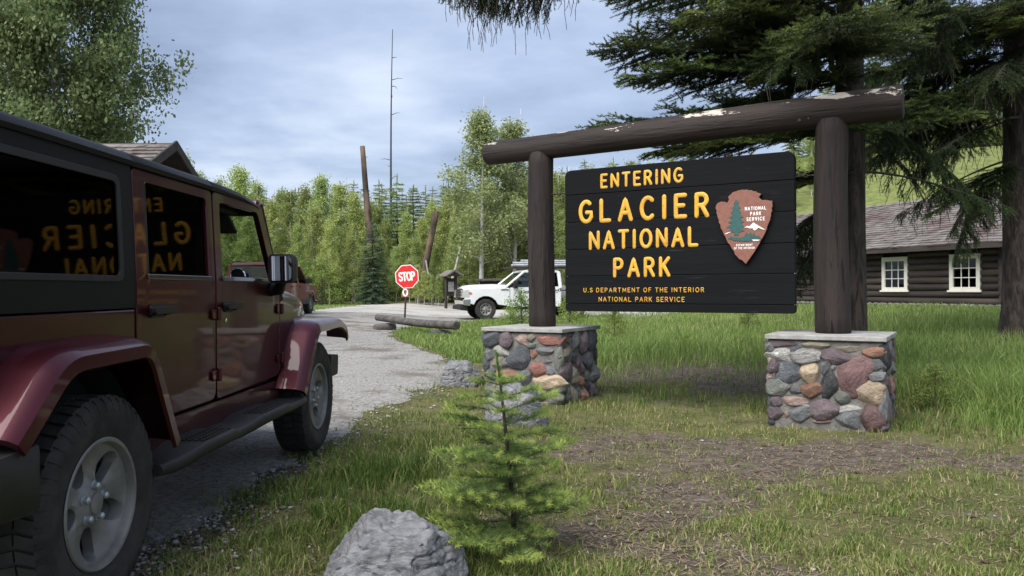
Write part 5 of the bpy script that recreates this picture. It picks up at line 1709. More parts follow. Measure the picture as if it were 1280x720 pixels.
boulder('boulder', (-.49, 3.26, .05), (.315, .26, .30), 21, 'large pale grey boulder lying in front of the young fir', rz=.0,
        faces=[((.10, -.22, .97), .72), ((-.80, -.15, .60), .74), ((.86, -.30, .38), .74), ((-.15, -.85, .52), .70), ((.45, -.80, .30), .78), ((.55, .1, .83), .80), ((-.45, -.60, .66), .80), ((-.95, -.3, .1), .86), ((.2, .8, .5), .75)])
boulder('boulder', (-.66, 10.4, .08), (.33, .30, .30), 5, 'grey boulder at the gravel edge beside the stone pier', rz=1.1)
boulder('boulder', (.00, 7.5, .06), (.36, .30, .38), 8, 'dark grey boulder hidden behind the young fir', rz=.5)
boulder('stone', (-1.74, 3.78, .02), (.055, .045, .045), 9, 'fist-sized round stone lying beside the rear tyre', sub=4)
boulder('stone', (-1.18, 3.62, .0), (.042, .035, .022), 12, 'small pale flat stone in the grass beside the large boulder', sub=3)
# ================================================================ vegetation
def unit(v): return v / np.maximum(np.linalg.norm(v, axis=-1, keepdims=True), 1e-9)


def spray_template(n, nl, w, spread=.9, seed=0, flat=.7, fwd=.75):
    """a twig of unit length along +x carrying n needles"""
    r_ = np.random.default_rng(seed)
    t = (np.arange(n) + r_.random(n)) / n
    a = r_.uniform(0, 2 * np.pi, n)
    side = np.stack([np.zeros(n), np.cos(a), np.sin(a) * flat + .15], 1)
    d = unit(np.stack([np.full(n, fwd) + r_.uniform(-.2, .3, n), side[:, 1] * spread, side[:, 2] * spread], 1))
    base = np.stack([t, np.zeros(n), np.zeros(n)], 1)
    tip = base + d * nl * r_.uniform(.7, 1.15, (n, 1))
    wd = unit(np.cross(d, r_.normal(size=(n, 3)))) * w * .5
    V = np.stack([base - wd, base + wd, tip], 1).reshape(-1, 3)
    return V, np.arange(3 * n).reshape(-1, 3)


def frames(D, r_):
    D = unit(D)
    up = np.array([0, 0, 1.0]) + r_.normal(size=D.shape) * .25
    Y = unit(np.cross(up, D)); Z = np.cross(D, Y)
    return np.stack([D, Y, Z], -1)          # columns


def place(tpl, O, D, S, tint, r_):
    V, F = tpl
    O = np.asarray(O, float); D = np.asarray(D, float); S = np.asarray(S, float)
    Rm = frames(D, r_)
    W_ = np.einsum('nij,kj->nki', Rm, V) * S[:, None, None] + O[:, None, :]
    k = len(V)
    Fs = (F[None] + (np.arange(len(O)) * k)[:, None, None]).reshape(-1, 3)
    return W_.reshape(-1, 3), Fs, np.repeat(np.asarray(tint, float), k)


def sticks(A, B, ra, rb):
    """three-sided twigs from A to B"""
    A = np.asarray(A, float); B = np.asarray(B, float)
    n = len(A)
    D = unit(B - A)
    X = unit(np.cross(D, np.where(np.abs(D[:, 2:3]) > .9, [[1., 0, 0]], [[0, 0, 1.]])))
    Y = np.cross(D, X)
    ra = np.broadcast_to(ra, n); rb = np.broadcast_to(rb, n)
    V = []
    for P, r in ((A, ra), (B, rb)):
        for k in range(3):
            a = 2 * math.pi * k / 3
            V.append(P + (X * math.cos(a) + Y * math.sin(a)) * r[:, None])
    V = np.stack(V, 1).reshape(-1, 3)
    f = np.array([[0, 1, 4, 3], [1, 2, 5, 4], [2, 0, 3, 5]])
    return V, (f[None] + (np.arange(n) * 6)[:, None, None]).reshape(-1, 4)


def join(name, wood, leaves, mats, tintw=.2):
    """one mesh: wood quads (material 0) + leaf faces (material 1)"""
    Vs, Fs, T, mi = [], [], [], []
    b = 0
    for V, F in wood:
        Vs.append(V); Fs.append(F + b); T.append(np.full(len(V), tintw)); mi.append(np.zeros(len(F), np.int32)); b += len(V)
    for V, F, t in leaves:
        Vs.append(V); Fs.append(F + b); T.append(t); mi.append(np.ones(len(F), np.int32)); b += len(V)
    me_ = np_mesh(name, np.concatenate(Vs), Fs, np.concatenate(T))
    me_.polygons.foreach_set('material_index', np.concatenate(mi))
    for m in mats: me_.materials.append(m)
    return me_


# ---------------------------------------------------------------- boughs of the big spruces
SPR = spray_template(64, .19, .042, 1.0, 1, flat=.85)


def bough_mesh(L, seed, droop=.35, rise=.12, density=1.0, lichen=0, hang=.5, light=.5, tips=1.0, start=.14):
    r_ = np.random.default_rng(seed)
    axis = lambda s: np.array([L * s, .05 * L * math.sin(3 * s + seed), L * (rise * s - droop * s * s + .10 * s ** 4)])
    ns = max(6, int(L * 18 * density))
    wa, wb, wr0, wr1 = [], [], [], []
    for k in range(14):
        wa.append(axis(k / 14)); wb.append(axis((k + 1) / 14)); wr0.append(.022 * L / 2 * (1 - k / 14) + .003); wr1.append(.022 * L / 2 * (1 - (k + 1) / 14) + .003)
    O, D, S, T = [], [], [], []
    LA, LB = [], []
    for i in range(ns):
        s = start + (1 - start) * (i + r_.random()) / ns
        p = axis(s); tan = unit(axis(min(1, s + .03)) - axis(s - .03))
        for sgn in (-1, 1):
            l2 = (L * (.36 * (1 - s) ** .8 * min(1, s * 3) + .05) + .06) * r_.uniform(.6, 1.2)
            ang = R(r_.uniform(38, 68)) * sgn
            d0 = np.array([tan[0] * math.cos(ang) - tan[1] * math.sin(ang), tan[0] * math.sin(ang) + tan[1] * math.cos(ang), tan[2] + r_.uniform(-.25, .12)])
            d0 = unit(d0)
            m = max(2, int(l2 / .10))
            q = p.copy()
            for j in range(m):
                t = (j + 1) / m
                dd = unit(d0 + np.array([0, 0, (-hang * t * t - .05) if hang > .4 else (.25 * t - .12)]))
                q2 = q + dd * l2 / m
                wa.append(q); wb.append(q2); wr0.append(.0045 * (1 - t) + .0022); wr1.append(.0045 * (1 - t) + .0015)
                tip = min(1, t * .6 + s * .4)
                for _ in range(int(r_.integers(1, 3))):
                    a2 = R(r_.uniform(25, 65)) * r_.choice([-1, 1])
                    e_ = np.array([dd[0] * math.cos(a2) - dd[1] * math.sin(a2), dd[0] * math.sin(a2) + dd[1] * math.cos(a2), dd[2] - r_.uniform(-.05, .55) * hang])
                    O.append(q + (q2 - q) * r_.random()); D.append(e_); S.append(r_.uniform(.12, .20))
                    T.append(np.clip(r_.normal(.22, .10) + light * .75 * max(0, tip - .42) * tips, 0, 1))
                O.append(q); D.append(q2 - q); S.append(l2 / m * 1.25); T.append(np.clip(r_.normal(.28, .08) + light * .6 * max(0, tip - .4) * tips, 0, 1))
                q = q2
            O.append(q); D.append(dd); S.append(.11); T.append(np.clip(.35 + light * .6 * r_.random() * tips, 0, 1))
            if lichen and r_.random() < lichen:
                a_ = q + r_.normal(size=3) * .05
                for _ in range(int(r_.integers(2, 5))):
                    ln = r_.uniform(.05, .16)
                    b_ = a_ + np.array([r_.normal() * .025, r_.normal() * .025, -ln])
                    LA.append(a_); LB.append(b_); a_ = b_
    wood = [sticks(wa, wb, np.array(wr0), np.array(wr1))]
    if LA: wood.append(sticks(LA, LB, .0045, .003))
    return join('bough_mesh', wood, [place(SPR, O, D, S, T, r_)], [M['twig'], M['spruce']])


BOUGHS = [bough_mesh(2.6, 11, .28, .12, light=.8, hang=.35), bough_mesh(2.2, 12, .34, .16, light=1.1, hang=.25), bough_mesh(1.7, 13, .26, .10, light=1.0, hang=.25), bough_mesh(2.4, 14, .50, .12, lichen=.25, light=.35),
          bough_mesh(1.2, 15, .30, .12, light=1.1, hang=.2), bough_mesh(2.0, 16, .62, .05, lichen=.3, hang=.9, light=.3)]
SPARSE = [bough_mesh(2.3, 21, .35, .05, density=.30, lichen=.9, hang=.6, light=.3, start=.45), bough_mesh(1.8, 22, .45, .0, density=.25, lichen=.9, hang=.8, light=.3, start=.4),
          bough_mesh(4.9, 31, .30, .06, density=.5, lichen=.9, hang=.9, light=.45, start=.66), bough_mesh(4.2, 32, .28, .06, density=.5, lichen=.9, hang=.9, light=.4, start=.72)]


def trunk_mb(H, r0, r1, seed=0, n=14, seg=18, lean=(0, 0), flare_=1.35):
    mb = MB()
    V, F = [], []
    for i in range(n + 1):
        t = i / n
        r = (r0 + (r1 - r0) * t) * (1 + (flare_ - 1) * math.exp(-t * H / .35))
        c = Vector((lean[0] * t + .03 * r0 * 6 * math.sin(3 * t + seed), lean[1] * t + .03 * r0 * 6 * math.cos(2.3 * t + seed) - .03 * r0 * 6 * math.cos(seed), H * t - (.15 if i == 0 else 0)))
        for k in range(seg):
            a = 2 * math.pi * k / seg
            q = r * (1 + .07 * mnoise.noise(Vector((math.cos(a) * 2 + seed, math.sin(a) * 2, t * H * .8))))
            V.append(c + Vector((math.cos(a) * q, math.sin(a) * q, 0)))
    for i in range(n):
        for k in range(seg):
            F.append((i * seg + k, i * seg + (k + 1) % seg, (i + 1) * seg + (k + 1) % seg, (i + 1) * seg + k))
    F.append(tuple(n * seg + k for k in range(seg)))
    return mb.add(V, F)


def spruce(name, loc, H, r0, z_lo, seed, label, lo_len=1.0, extra=(), skip=None, group=None, kinds=(0, 1, 2, 3, 4, 5)):
    root = empty(name, (loc[0], loc[1], g(*loc)), 0, label, 'tree', group)
    trunk_mb(H, r0, .04, seed, n=20).build('trunk', M['bark'], root, smooth=180)
    r_ = np.random.default_rng(seed)
    z = z_lo
    az = r_.uniform(0, 6.28)
    while z < H - .5:
        k = int(r_.integers(3, 6))
        for i in range(k):
            az += 2 * math.pi / k + r_.normal() * .3
            zz_ = z + r_.uniform(-.15, .15)
            if skip and skip(az % (2 * math.pi), zz_): continue
            sc = min(1.15, (H - zz_) / H * 1.7) * lo_len * r_.uniform(.8, 1.15)
            me_ = BOUGHS[kinds[int(r_.integers(0, len(kinds)))]]
            o = link('bough', me_, None, root, (0, 0, zz_), (r_.normal() * .12, r_.normal(.0, .12), az), (sc, sc, sc))
        z += r_.uniform(.30, .46)
    for (zz_, az_, tilt, sc, kind) in extra:
        me_ = (BOUGHS + SPARSE)[kind]
        link('bough', me_, None, root, (0, 0, zz_), (0, tilt, az_), (sc, sc, sc))
    return root


PI = math.pi
# spruce behind the sign: low skirts on its far and cabin side, bright boughs over the beam
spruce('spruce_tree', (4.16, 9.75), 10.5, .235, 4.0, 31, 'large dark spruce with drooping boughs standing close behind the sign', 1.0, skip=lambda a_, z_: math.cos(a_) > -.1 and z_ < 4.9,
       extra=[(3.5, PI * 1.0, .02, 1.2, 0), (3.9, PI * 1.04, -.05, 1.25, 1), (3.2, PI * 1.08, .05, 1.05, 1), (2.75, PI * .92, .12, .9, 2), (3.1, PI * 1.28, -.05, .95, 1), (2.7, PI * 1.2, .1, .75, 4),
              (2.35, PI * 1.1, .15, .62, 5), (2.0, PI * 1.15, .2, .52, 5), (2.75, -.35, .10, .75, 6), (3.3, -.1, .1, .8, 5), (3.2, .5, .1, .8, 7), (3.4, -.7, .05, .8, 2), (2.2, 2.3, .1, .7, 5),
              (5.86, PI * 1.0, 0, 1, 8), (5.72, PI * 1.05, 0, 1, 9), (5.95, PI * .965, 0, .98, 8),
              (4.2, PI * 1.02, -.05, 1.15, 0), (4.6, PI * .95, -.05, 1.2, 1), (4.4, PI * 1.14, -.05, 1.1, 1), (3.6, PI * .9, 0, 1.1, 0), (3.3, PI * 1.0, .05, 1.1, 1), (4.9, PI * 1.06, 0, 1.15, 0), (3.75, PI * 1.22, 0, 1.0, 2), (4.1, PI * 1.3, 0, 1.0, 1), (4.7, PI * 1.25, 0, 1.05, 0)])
# spruce in front of the cabin's corner
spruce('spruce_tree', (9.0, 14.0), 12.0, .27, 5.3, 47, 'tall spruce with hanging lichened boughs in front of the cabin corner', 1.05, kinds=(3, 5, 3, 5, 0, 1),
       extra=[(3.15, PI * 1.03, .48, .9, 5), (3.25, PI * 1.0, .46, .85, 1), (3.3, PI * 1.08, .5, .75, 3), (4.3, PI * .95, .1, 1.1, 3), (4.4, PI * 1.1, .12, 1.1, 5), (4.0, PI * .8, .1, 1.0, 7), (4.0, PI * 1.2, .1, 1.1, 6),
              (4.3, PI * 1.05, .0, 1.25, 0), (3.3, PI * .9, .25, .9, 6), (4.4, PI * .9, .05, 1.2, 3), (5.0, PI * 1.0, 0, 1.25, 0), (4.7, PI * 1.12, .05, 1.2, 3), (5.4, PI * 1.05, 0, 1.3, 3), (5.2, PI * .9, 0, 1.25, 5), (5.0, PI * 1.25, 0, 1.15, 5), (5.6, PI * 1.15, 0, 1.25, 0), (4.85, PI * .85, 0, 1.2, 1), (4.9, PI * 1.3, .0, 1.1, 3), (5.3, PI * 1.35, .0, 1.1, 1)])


# ---------------------------------------------------------------- young fir in the foreground
def sapling():
    r_ = np.random.default_rng(77)
    H = .93
    root = empty('young_fir', (.0, 3.70, g(0, 3.7)), 0, 'small bright green young fir growing beside the large boulder', 'tree')
    tp = [(0, 0, -.05), (.004, 0, .2), (-.02, .005, .45), (-.045, .01, .7), (-.072, .01, H)]
    MB().tube(tp, [.016, .013, .010, .007, .003], 10).build('trunk', M['bark'], root, smooth=180)
    tx = lambda z: np.array([np.interp(z, [p[2] for p in tp], [p[0] for p in tp]), 0.005, z])
    tpl = spray_template(56, .58, .045, 1.15, 3, flat=.7, fwd=.6)
    O, D, S, T, wa, wb = [], [], [], [], [], []
    zs = list(np.linspace(.10, .80, 12)) 
    for wi, z in enumerate(zs):
        nb = 6 if z < .6 else 4
        a0 = r_.uniform(0, 6.28)
        for b in range(nb):
            az = a0 + 2 * math.pi * b / nb + r_.normal() * .25
            Lb = (.44 * (1 - z / H) ** .85 + .03) * r_.choice([.35, .6, .85, 1.0, 1.15, 1.25]) * (1 + .22 * math.cos(az - 2.9) * (z < .6))
            if z < .3: Lb *= .8
            p = tx(z); el = r_.uniform(.02, .32) + .25 * z
            d = np.array([math.cos(az), math.sin(az), el])
            m = max(2, int(Lb / .042))
            for j in range(m):
                t = (j + 1) / m
                dd = unit(d + np.array([0, 0, -.25 * t + .12 * t * t]))
                p2 = p + dd * Lb / m
                wa.append(p); wb.append(p2)
                O.append(p); D.append(dd); S.append(.055); T.append(np.clip(.12 + .6 * t * r_.random() + .1, 0, 1))
                if j >= m * .25:
                    for sgn in (-1, 1):
                        l3 = (1 - t) * Lb * .45 + .028
                        aa = sgn * R(r_.uniform(38, 60))
                        e_ = np.array([dd[0] * math.cos(aa) - dd[1] * math.sin(aa), dd[0] * math.sin(aa) + dd[1] * math.cos(aa), dd[2] - r_.uniform(-.05, .3)])
                        q = p2.copy()
                        mm = max(1, int(l3 / .042))
                        for w_ in range(mm):
                            q2 = q + unit(e_) * l3 / mm
                            wa.append(q); wb.append(q2)
                            O.append(q); D.append(e_); S.append(.052); T.append(np.clip(.18 + .5 * ((w_ + 1) / mm) * r_.random() + .35 * t * r_.random(), 0, 1))
                            q = q2
                        O.append(q); D.append(e_); S.append(.045); T.append(np.clip(r_.uniform(.5, 1.0), 0, 1))
                p = p2
            O.append(p); D.append(dd); S.append(.05); T.append(r_.uniform(.6, 1))
    for z in np.linspace(.78, .93, 6):
        O.append(tx(z)); D.append([r_.normal() * .2, r_.normal() * .2, 1]); S.append(.045); T.append(.5)
    me_ = join('young_fir_crown', [sticks(wa, wb, .0028, .0018)], [place(tpl, O, D, S, T, r_)], [M['twig'], M['fir_young']])
    link('crown', me_, None, root)


sapling()


# ---------------------------------------------------------------- far conifers
def conifer_meshes(H, seed, mat_, rad=.20, n_need=18, low=.04, sl=.55, coarse=1.0):
    r_ = np.random.default_rng(seed)
    tpl = spray_template(n_need, .36, .15, 1.0, seed)
    O, D, S, T, wa, wb = [], [], [], [], [], []
    z = H * low
    while z < H * .98:
        f = (H - z) / H
        k = max(3, int(7 * f + 2))
        a0 = r_.uniform(0, 6.28)
        for b in range(k):
            az = a0 + 2 * math.pi * b / k + r_.normal() * .2
            Lb = H * rad * (f ** .85) * r_.uniform(.65, 1.15) + .12
            p = np.array([0, 0, z + r_.normal() * .08])
            d = np.array([math.cos(az), math.sin(az), -.18 + .55 * (1 - f)])
            m = max(1, int(Lb / (sl * .42)))
            for j in range(m):
                t = (j + 1) / m
                dd = unit(d + np.array([0, 0, -.2 * t]))
                p2 = p + dd * Lb / m
                O.append(p); D.append(dd); S.append(sl * r_.uniform(.8, 1.1)); T.append(np.clip(.12 + .55 * t + r_.normal() * .16, 0, 1))
                if t > .3 or m == 1:
                    for sgn in (-1, 1):
                        aa = sgn * R(r_.uniform(35, 65))
                        e_ = np.array([dd[0] * math.cos(aa) - dd[1] * math.sin(aa), dd[0] * math.sin(aa) + dd[1] * math.cos(aa), dd[2] - .12])
                        O.append(p2); D.append(e_); S.append(sl * r_.uniform(.5, .85)); T.append(np.clip(.2 + .5 * t + r_.normal() * .16, 0, 1))
                p = p2
        z += H * .027 * r_.uniform(.8, 1.25) * coarse + .05
    for zz_ in np.linspace(H * .94, H, 4):
        O.append([0, 0, zz_]); D.append([r_.normal() * .1, r_.normal() * .1, 1]); S.append(sl * .7); T.append(.6)
    V, F, t = place(tpl, O, D, S, T, r_)
    cr = np_mesh('conifer_crown', V, F, t); cr.materials.append(mat_)
    tk = trunk_mb(H * .97, H * .012 + .03, .015, seed, n=8, seg=8).mesh('conifer_trunk', 180); tk.materials.append(M['bark'])
    return tk, cr


# ---------------------------------------------------------------- broadleaf trees
def leafy_meshes(H, seed, mat_, bark, crown_r=.16, base=.12, clusters=420, per=15, leaf=.12, shape='aspen', limbs=26, csize=.42, stems=1, tr=None):
    r_ = np.random.default_rng(seed)
    mb = trunk_mb(H * .96, (tr or H * .009 + .03), .012, seed, n=12, seg=10, lean=(r_.normal() * .03 * H, r_.normal() * .03 * H), flare_=1.2)
    A, B, ra, rb = [], [], [], []
    ends = []
    for i in range(limbs):
        f = base + (1 - base) * (i + r_.random()) / limbs
        z = H * f * .95
        az = i * 2.4 + r_.normal() * .4
        prof = {'aspen': math.sin(min(1, (1 - f) * 1.25 + .05) * PI * .55) ** 1.1, 'round': math.sin(max(.04, (1 - f) * .92 + .05) * PI) ** .6, 'bush': math.sqrt(max(.05, 1 - (f * 1.0) ** 2))}[shape]
        Lb = H * crown_r * prof * r_.uniform(.55, 1.2)
        el = r_.uniform(.25, .9) if shape != 'bush' else r_.uniform(.1, .8)
        p = np.array([0, 0, z * .92]); d = np.array([math.cos(az), math.sin(az), el])
        m = 4
        for j in range(m):
            t = (j + 1) / m
            dd = unit(d + r_.normal(size=3) * .22 + np.array([0, 0, .1 - .25 * t]))
            q = p + dd * Lb / m
            A.append(p); B.append(q); ra.append(H * .0042 * (1 - t) + .006); rb.append(H * .0035 * (1 - t) + .004)
            if t > .3: ends += [(q, t)] * (1 + int(t > .6))
            if t > .4:
                q3 = q + unit(dd + r_.normal(size=3) * .8) * Lb * .28
                A.append(q); B.append(q3); ra.append(.006); rb.append(.003)
                ends.append((q3, 1.0))
            p = q
    E_ = np.array([e_[0] for e_ in ends])
    pick = r_.integers(0, len(E_), clusters)
    C = E_[pick] + r_.normal(size=(clusters, 3)) * csize * np.array([.55, .55, .42])
    C[:, 2] = np.maximum(C[:, 2], .05)
    ctint = np.clip(r_.normal(.45, .2, clusters), 0, 1)
    n = clusters * per
    cc = np.repeat(C, per, 0) + r_.normal(size=(n, 3)) * csize * .38
    tl = np.clip(np.repeat(ctint, per) + r_.normal(size=n) * .16, 0, 1)
    s_ = leaf * r_.uniform(.6, 1.25, n)
    nm = unit(r_.normal(size=(n, 3)) * .8 + np.array([0, 0, .75]))
    dr = unit(np.cross(nm, r_.normal(size=(n, 3)))); dr[:, 2] -= .15
    sd = unit(np.cross(nm, dr))
    P0 = cc; P1 = cc + dr * s_[:, None] * .55 + sd * s_[:, None] * .36; P2 = cc + dr * s_[:, None]; P3 = cc + dr * s_[:, None] * .55 - sd * s_[:, None] * .36
    V = np.stack([P0, P1, P2, P3], 1).reshape(-1, 3)
    F = np.arange(4 * n).reshape(-1, 4)
    cr = np_mesh('leaf_crown', V, F, np.repeat(tl, 4)); cr.materials.append(mat_)
    wv, wf = sticks(A, B, np.array(ra), np.array(rb))
    mb.add([tuple(v) for v in wv], [tuple(f) for f in wf])
    tk = mb.mesh('leafy_trunk', 180); tk.materials.append(bark)
    return tk, cr


def plant(name, meshes, x, y, scale, rz, label, cat, group=None, sink=0.0, wid=1.0):
    root = empty(name, (x, y, g(x, y) - sink), rz, label, cat, group)
    root.scale = (scale * wid, scale * wid, scale)
    link('trunk' if cat == 'tree' else 'stems', meshes[0], None, root)
    link('crown' if cat == 'tree' else 'leaves', meshes[1], None, root)
    return root


def at_px(px, d):
    """ground spot seen at picture column px (of 1280) at depth d"""
    return (px - 640) / 985 * d, d


ASP = [leafy_meshes(10, 100 + i, M['aspen'], M['pale_bark'], crown_r=.15 + .015 * (i % 3), base=.15, clusters=600, per=17, leaf=.15, limbs=36, csize=.42) for i in range(5)]
SHR = [leafy_meshes(2.2, 120 + i, M['shrub'], M['twig'], crown_r=.52, base=.05, clusters=170, per=16, leaf=.085, shape='bush', limbs=18, csize=.26) for i in range(3)]
CON = [conifer_meshes(12, 140 + i, M['conifer'], rad=.19 + .02 * i, sl=.62) for i in range(3)]

r7 = np.random.default_rng(2024)
ASP_ZONES = [(235, 'pale-trunked aspen of the wood behind the timber gatehouse', 'aspens behind the gatehouse'),
             (345, 'pale-trunked aspen seen over the windshield of the dark red off-road car', 'aspens over the windshield'),
             (478, 'pale-trunked aspen between the parked brick-red car and the stop sign', 'aspens left of the stop sign'),
             (566, 'pale-trunked aspen behind the stop sign and the notice kiosk', 'aspens behind the stop sign'),
             (730, 'pale-trunked aspen behind the white pickup truck', 'aspens behind the truck'),
             (1100, 'aspen of the wood whose top shows over the hanging sign board', 'aspens behind the sign board')]
CON_ZONES = [(345, 'dark pointed conifer standing behind the aspens near the gatehouse', 'conifers behind the gatehouse'),
             (478, 'dark pointed conifer standing behind the aspens left of the stop sign', 'conifers left of the stop sign'),
             (566, 'dark pointed conifer on the skyline above the stop sign', 'conifers above the stop sign'),
             (730, 'dark pointed conifer on the skyline above the white truck', 'conifers above the truck'),
             (1400, 'dark pointed conifer on the skyline behind the sign board and its beam', 'conifers behind the sign board')]


def zone(tab, px):
    return next((l, g_) for m, l, g_ in tab if px < m)



# skyline aspens: picture column, depth, picture row of the top
for i, (px, d, yt) in enumerate([(150, 52, 190), (190, 56, 200), (228, 52, 172), (248, 60, 198), (276, 55, 208), (300, 52, 190), (322, 58, 212), (340, 50, 236), (362, 56, 224), (383, 53, 218), (403, 52, 202), (424, 57, 214), (443, 53, 228), (462, 58, 240),
                                  (412, 48, 262), (372, 47.5, 268), (336, 48, 280), (440, 48.5, 286), (310, 47, 262), (285, 50, 240), (258, 48, 250), (395, 49, 245), (352, 62, 226), (452, 55, 250),
                                  (482, 52, 262), (508, 54, 254), (495, 50, 300), (520, 51, 290), (470, 60, 246), (540, 60, 240), (528, 56, 262), (552, 58, 250), (574, 55, 244), (596, 52, 262), (618, 54, 240), (640, 52, 236), (660, 55, 226), (684, 53, 214), (704, 50, 210), (722, 56, 205),
                                  (545, 50.5, 300), (530, 47.4, 334), (540, 47.2, 340), (522, 47.6, 326), (548, 47.3, 338), (463, 48.6, 296), (476, 48.2, 288), (456, 48, 300), (524, 48, 330), (536, 48.2, 338), (512, 48.4, 318), (550, 47.8, 345), (585, 50, 296), (622, 49.5, 290), (650, 49.5, 276), (672, 49.5, 262), (700, 49, 250), (562, 62, 236), (606, 60, 226), (740, 58, 196), (765, 56, 192), (790, 60, 190), (815, 57, 194), (840, 58, 190), (865, 60, 188), (890, 57, 192), (915, 60, 188), (940, 58, 186), (965, 60, 190), (990, 58, 186), (1015, 60, 190), (560, 56, 232), (588, 58, 226), (612, 57, 222), (634, 56, 224), (655, 58, 212), (676, 57, 206), (694, 58, 202), (714, 54, 204), (572, 50.5, 270), (600, 49.6, 276), (636, 49.2, 262), (664, 50, 246), (686, 49.4, 240)]):
    x, y = at_px(px, d)
    top = 1.2 + (361 - yt) / 985 * d
    s = (top - g(x, y)) / 9.9
    plant('aspen_tree', ASP[i % 5], x, y, s, r7.uniform(0, 6.28), zone(ASP_ZONES, px)[0], 'tree', zone(ASP_ZONES, px)[1], wid=r7.uniform(.75, 1.0))
# conifer wood behind
for i in range(84):
    px = 150 + i * 10.6 + r7.normal() * 5
    d = 62 + 24 * ((i * .618) % 1)
    x, y = at_px(px, d)
    yt = np.interp(px, [150, 430, 470, 560, 700, 1000, 1300], [240, 234, 222, 228, 206, 198, 190]) + r7.uniform(-4, 22)
    s = (1.2 + (361 - yt) / 985 * d - g(x, y)) / 12
    if s < .25: continue
    plant('conifer_tree', CON[i % 3], x, y, s, r7.uniform(0, 6.28), zone(CON_ZONES, px)[0], 'tree', zone(CON_ZONES, px)[1], wid=r7.uniform(.9, 1.15))
for i, (px, d, yt) in enumerate([(497, 58, 222), (478, 61, 234), (517, 60, 236)]):
    x, y = at_px(px, d)
    plant('conifer_tree', CON[i % 3], x, y, (1.2 + (361 - yt) / 985 * d - g(x, y)) / 12, i * 1.3, zone(CON_ZONES, px)[0], 'tree', zone(CON_ZONES, px)[1])
# hillside trees above the cabin roof
for i in range(34):
    px = 1000 + i * 9.4 + r7.normal() * 5
    d = 84 + 26 * ((i * .618) % 1)
    x, y = at_px(px, d)
    plant('conifer_tree', CON[i % 3], x, y, r7.uniform(.45, .85), r7.uniform(0, 6.28), 'conifer on the grassy hillside above the cabin roof', 'tree', 'conifers on the hillside')
for i in range(26):
    px = 1015 + i * 11 + r7.normal() * 4
    d = 71 + 8 * ((i * .618) % 1)
    x, y = at_px(px, d)
    if i % 3: plant('conifer_tree', CON[i % 3], x, y, r7.uniform(.4, .75), r7.uniform(0, 6.28), 'conifer on the grassy hillside above the cabin roof', 'tree', 'conifers on the hillside')
    else: plant('aspen_tree', ASP[i % 5], x, y, r7.uniform(.4, .65), r7.uniform(0, 6.28), 'leafy aspen on the hillside above the cabin roof', 'tree', 'aspens on the hillside')
# silvery small spruce by the road
sp_m = conifer_meshes(6, 171, M['conifer_blue'], rad=.24, n_need=16, low=.02, sl=.34, coarse=1.1)
x, y = at_px(466, 47.5)
plant('small_spruce', sp_m, x, y, .82, 0, 'silvery green small spruce at the road edge behind the stop sign', 'tree')
# tall pale cottonwoods
cw = [leafy_meshes(13.5, 180 + i, M['cotton_pale'], M['pale_bark'], crown_r=.17, base=.22, clusters=950, per=15, leaf=.165, limbs=40, csize=.5) for i in range(2)]
for i, (px, d, yt, lb) in enumerate([(602, 47, 117, 'tallest airy pale-leaved cottonwood above the white truck'), (641, 48.5, 131, 'airy pale cottonwood beside the beam end, slightly shorter than its neighbour')]):
    x, y = at_px(px, d)
    plant('cottonwood_tree', cw[i], x, y, (1.2 + (361 - yt) / 985 * d - g(x, y)) / 13.2, i * 2.0, lb, 'tree', wid=1.05)
# big cottonwood behind the gatehouse
big = leafy_meshes(15, 190, M['cotton'], M['pale_bark'], crown_r=.27, base=.22, clusters=5200, per=18, leaf=.165, shape='round', limbs=80, csize=.55, tr=.22)
plant('cottonwood_tree', big, -14.1, 24.5, 1.0, .6, 'broad silvery-leaved cottonwood rising over the black car roof', 'tree', wid=.68)

# snags
def snag(name, px0, y0, px1, y1, d, r0, r1, mat_, label, seed, n=10, stubs=0, z_from=None):
    """leaning dead trunk: foot (px0,y0), top (px1,y1)"""
    xa, ya = at_px(px0, d); xb, _ = at_px(px1, d)
    zt = 1.2 + (361 - y1) / 985 * d
    zg = g(xa, ya)
    root = empty(name, (xa, ya, zg), 0, label, 'snag')
    mb = log_path((0, 0, -.3), (xb - xa, .3, zt - zg), r0, r1, n=n, seg=12, wob=.05, seed=seed)
    r_ = random.Random(seed)
    o = mb.build('trunk', mat_, root, smooth=60)
    for _ in range(stubs):
        t = r_.uniform(.35, .95)
        a = r_.uniform(0, 6.28); ln = r_.uniform(.3, 1.5)
        p = Vector(((xb - xa) * t, .3 * t, (zt - zg) * t))
        MB().tube([p, p + Vector((math.cos(a) * ln * .6, math.sin(a) * ln * .6, ln * .15)), p + Vector((math.cos(a) * ln, math.sin(a) * ln, ln * .1))], [.03, .02, .008], 6).build('dead_branch', M['twig'], root)
    return root


snag('dead_tree', 487, 380, 491.5, 34, 60, .12, .025, M['twig'], 'very tall thin bare dead tree against the sky', 1, 16, 9)
snag('dead_tree', 472, 380, 452, 181, 51, .26, .16, M['burnt'], 'leaning burnt brown broken trunk rising above the aspens', 2, 12, 4)
snag('dead_tree', 524, 380, 544, 263, 49.5, .23, .18, M['burnt'], 'short charred leaning stump above the notice kiosk', 3, 10, 2)
snag('dead_tree', 556, 384, 575, 308, 49, .12, .07, M['silver_wood'], 'silvered broken dead stem leaning behind the notice kiosk', 4, 6, 2)
snag('dead_tree', 541, 382, 533, 325, 48.5, .10, .04, M['silver_wood'], 'thin pale dead stem beside the notice kiosk', 6, 6, 3)

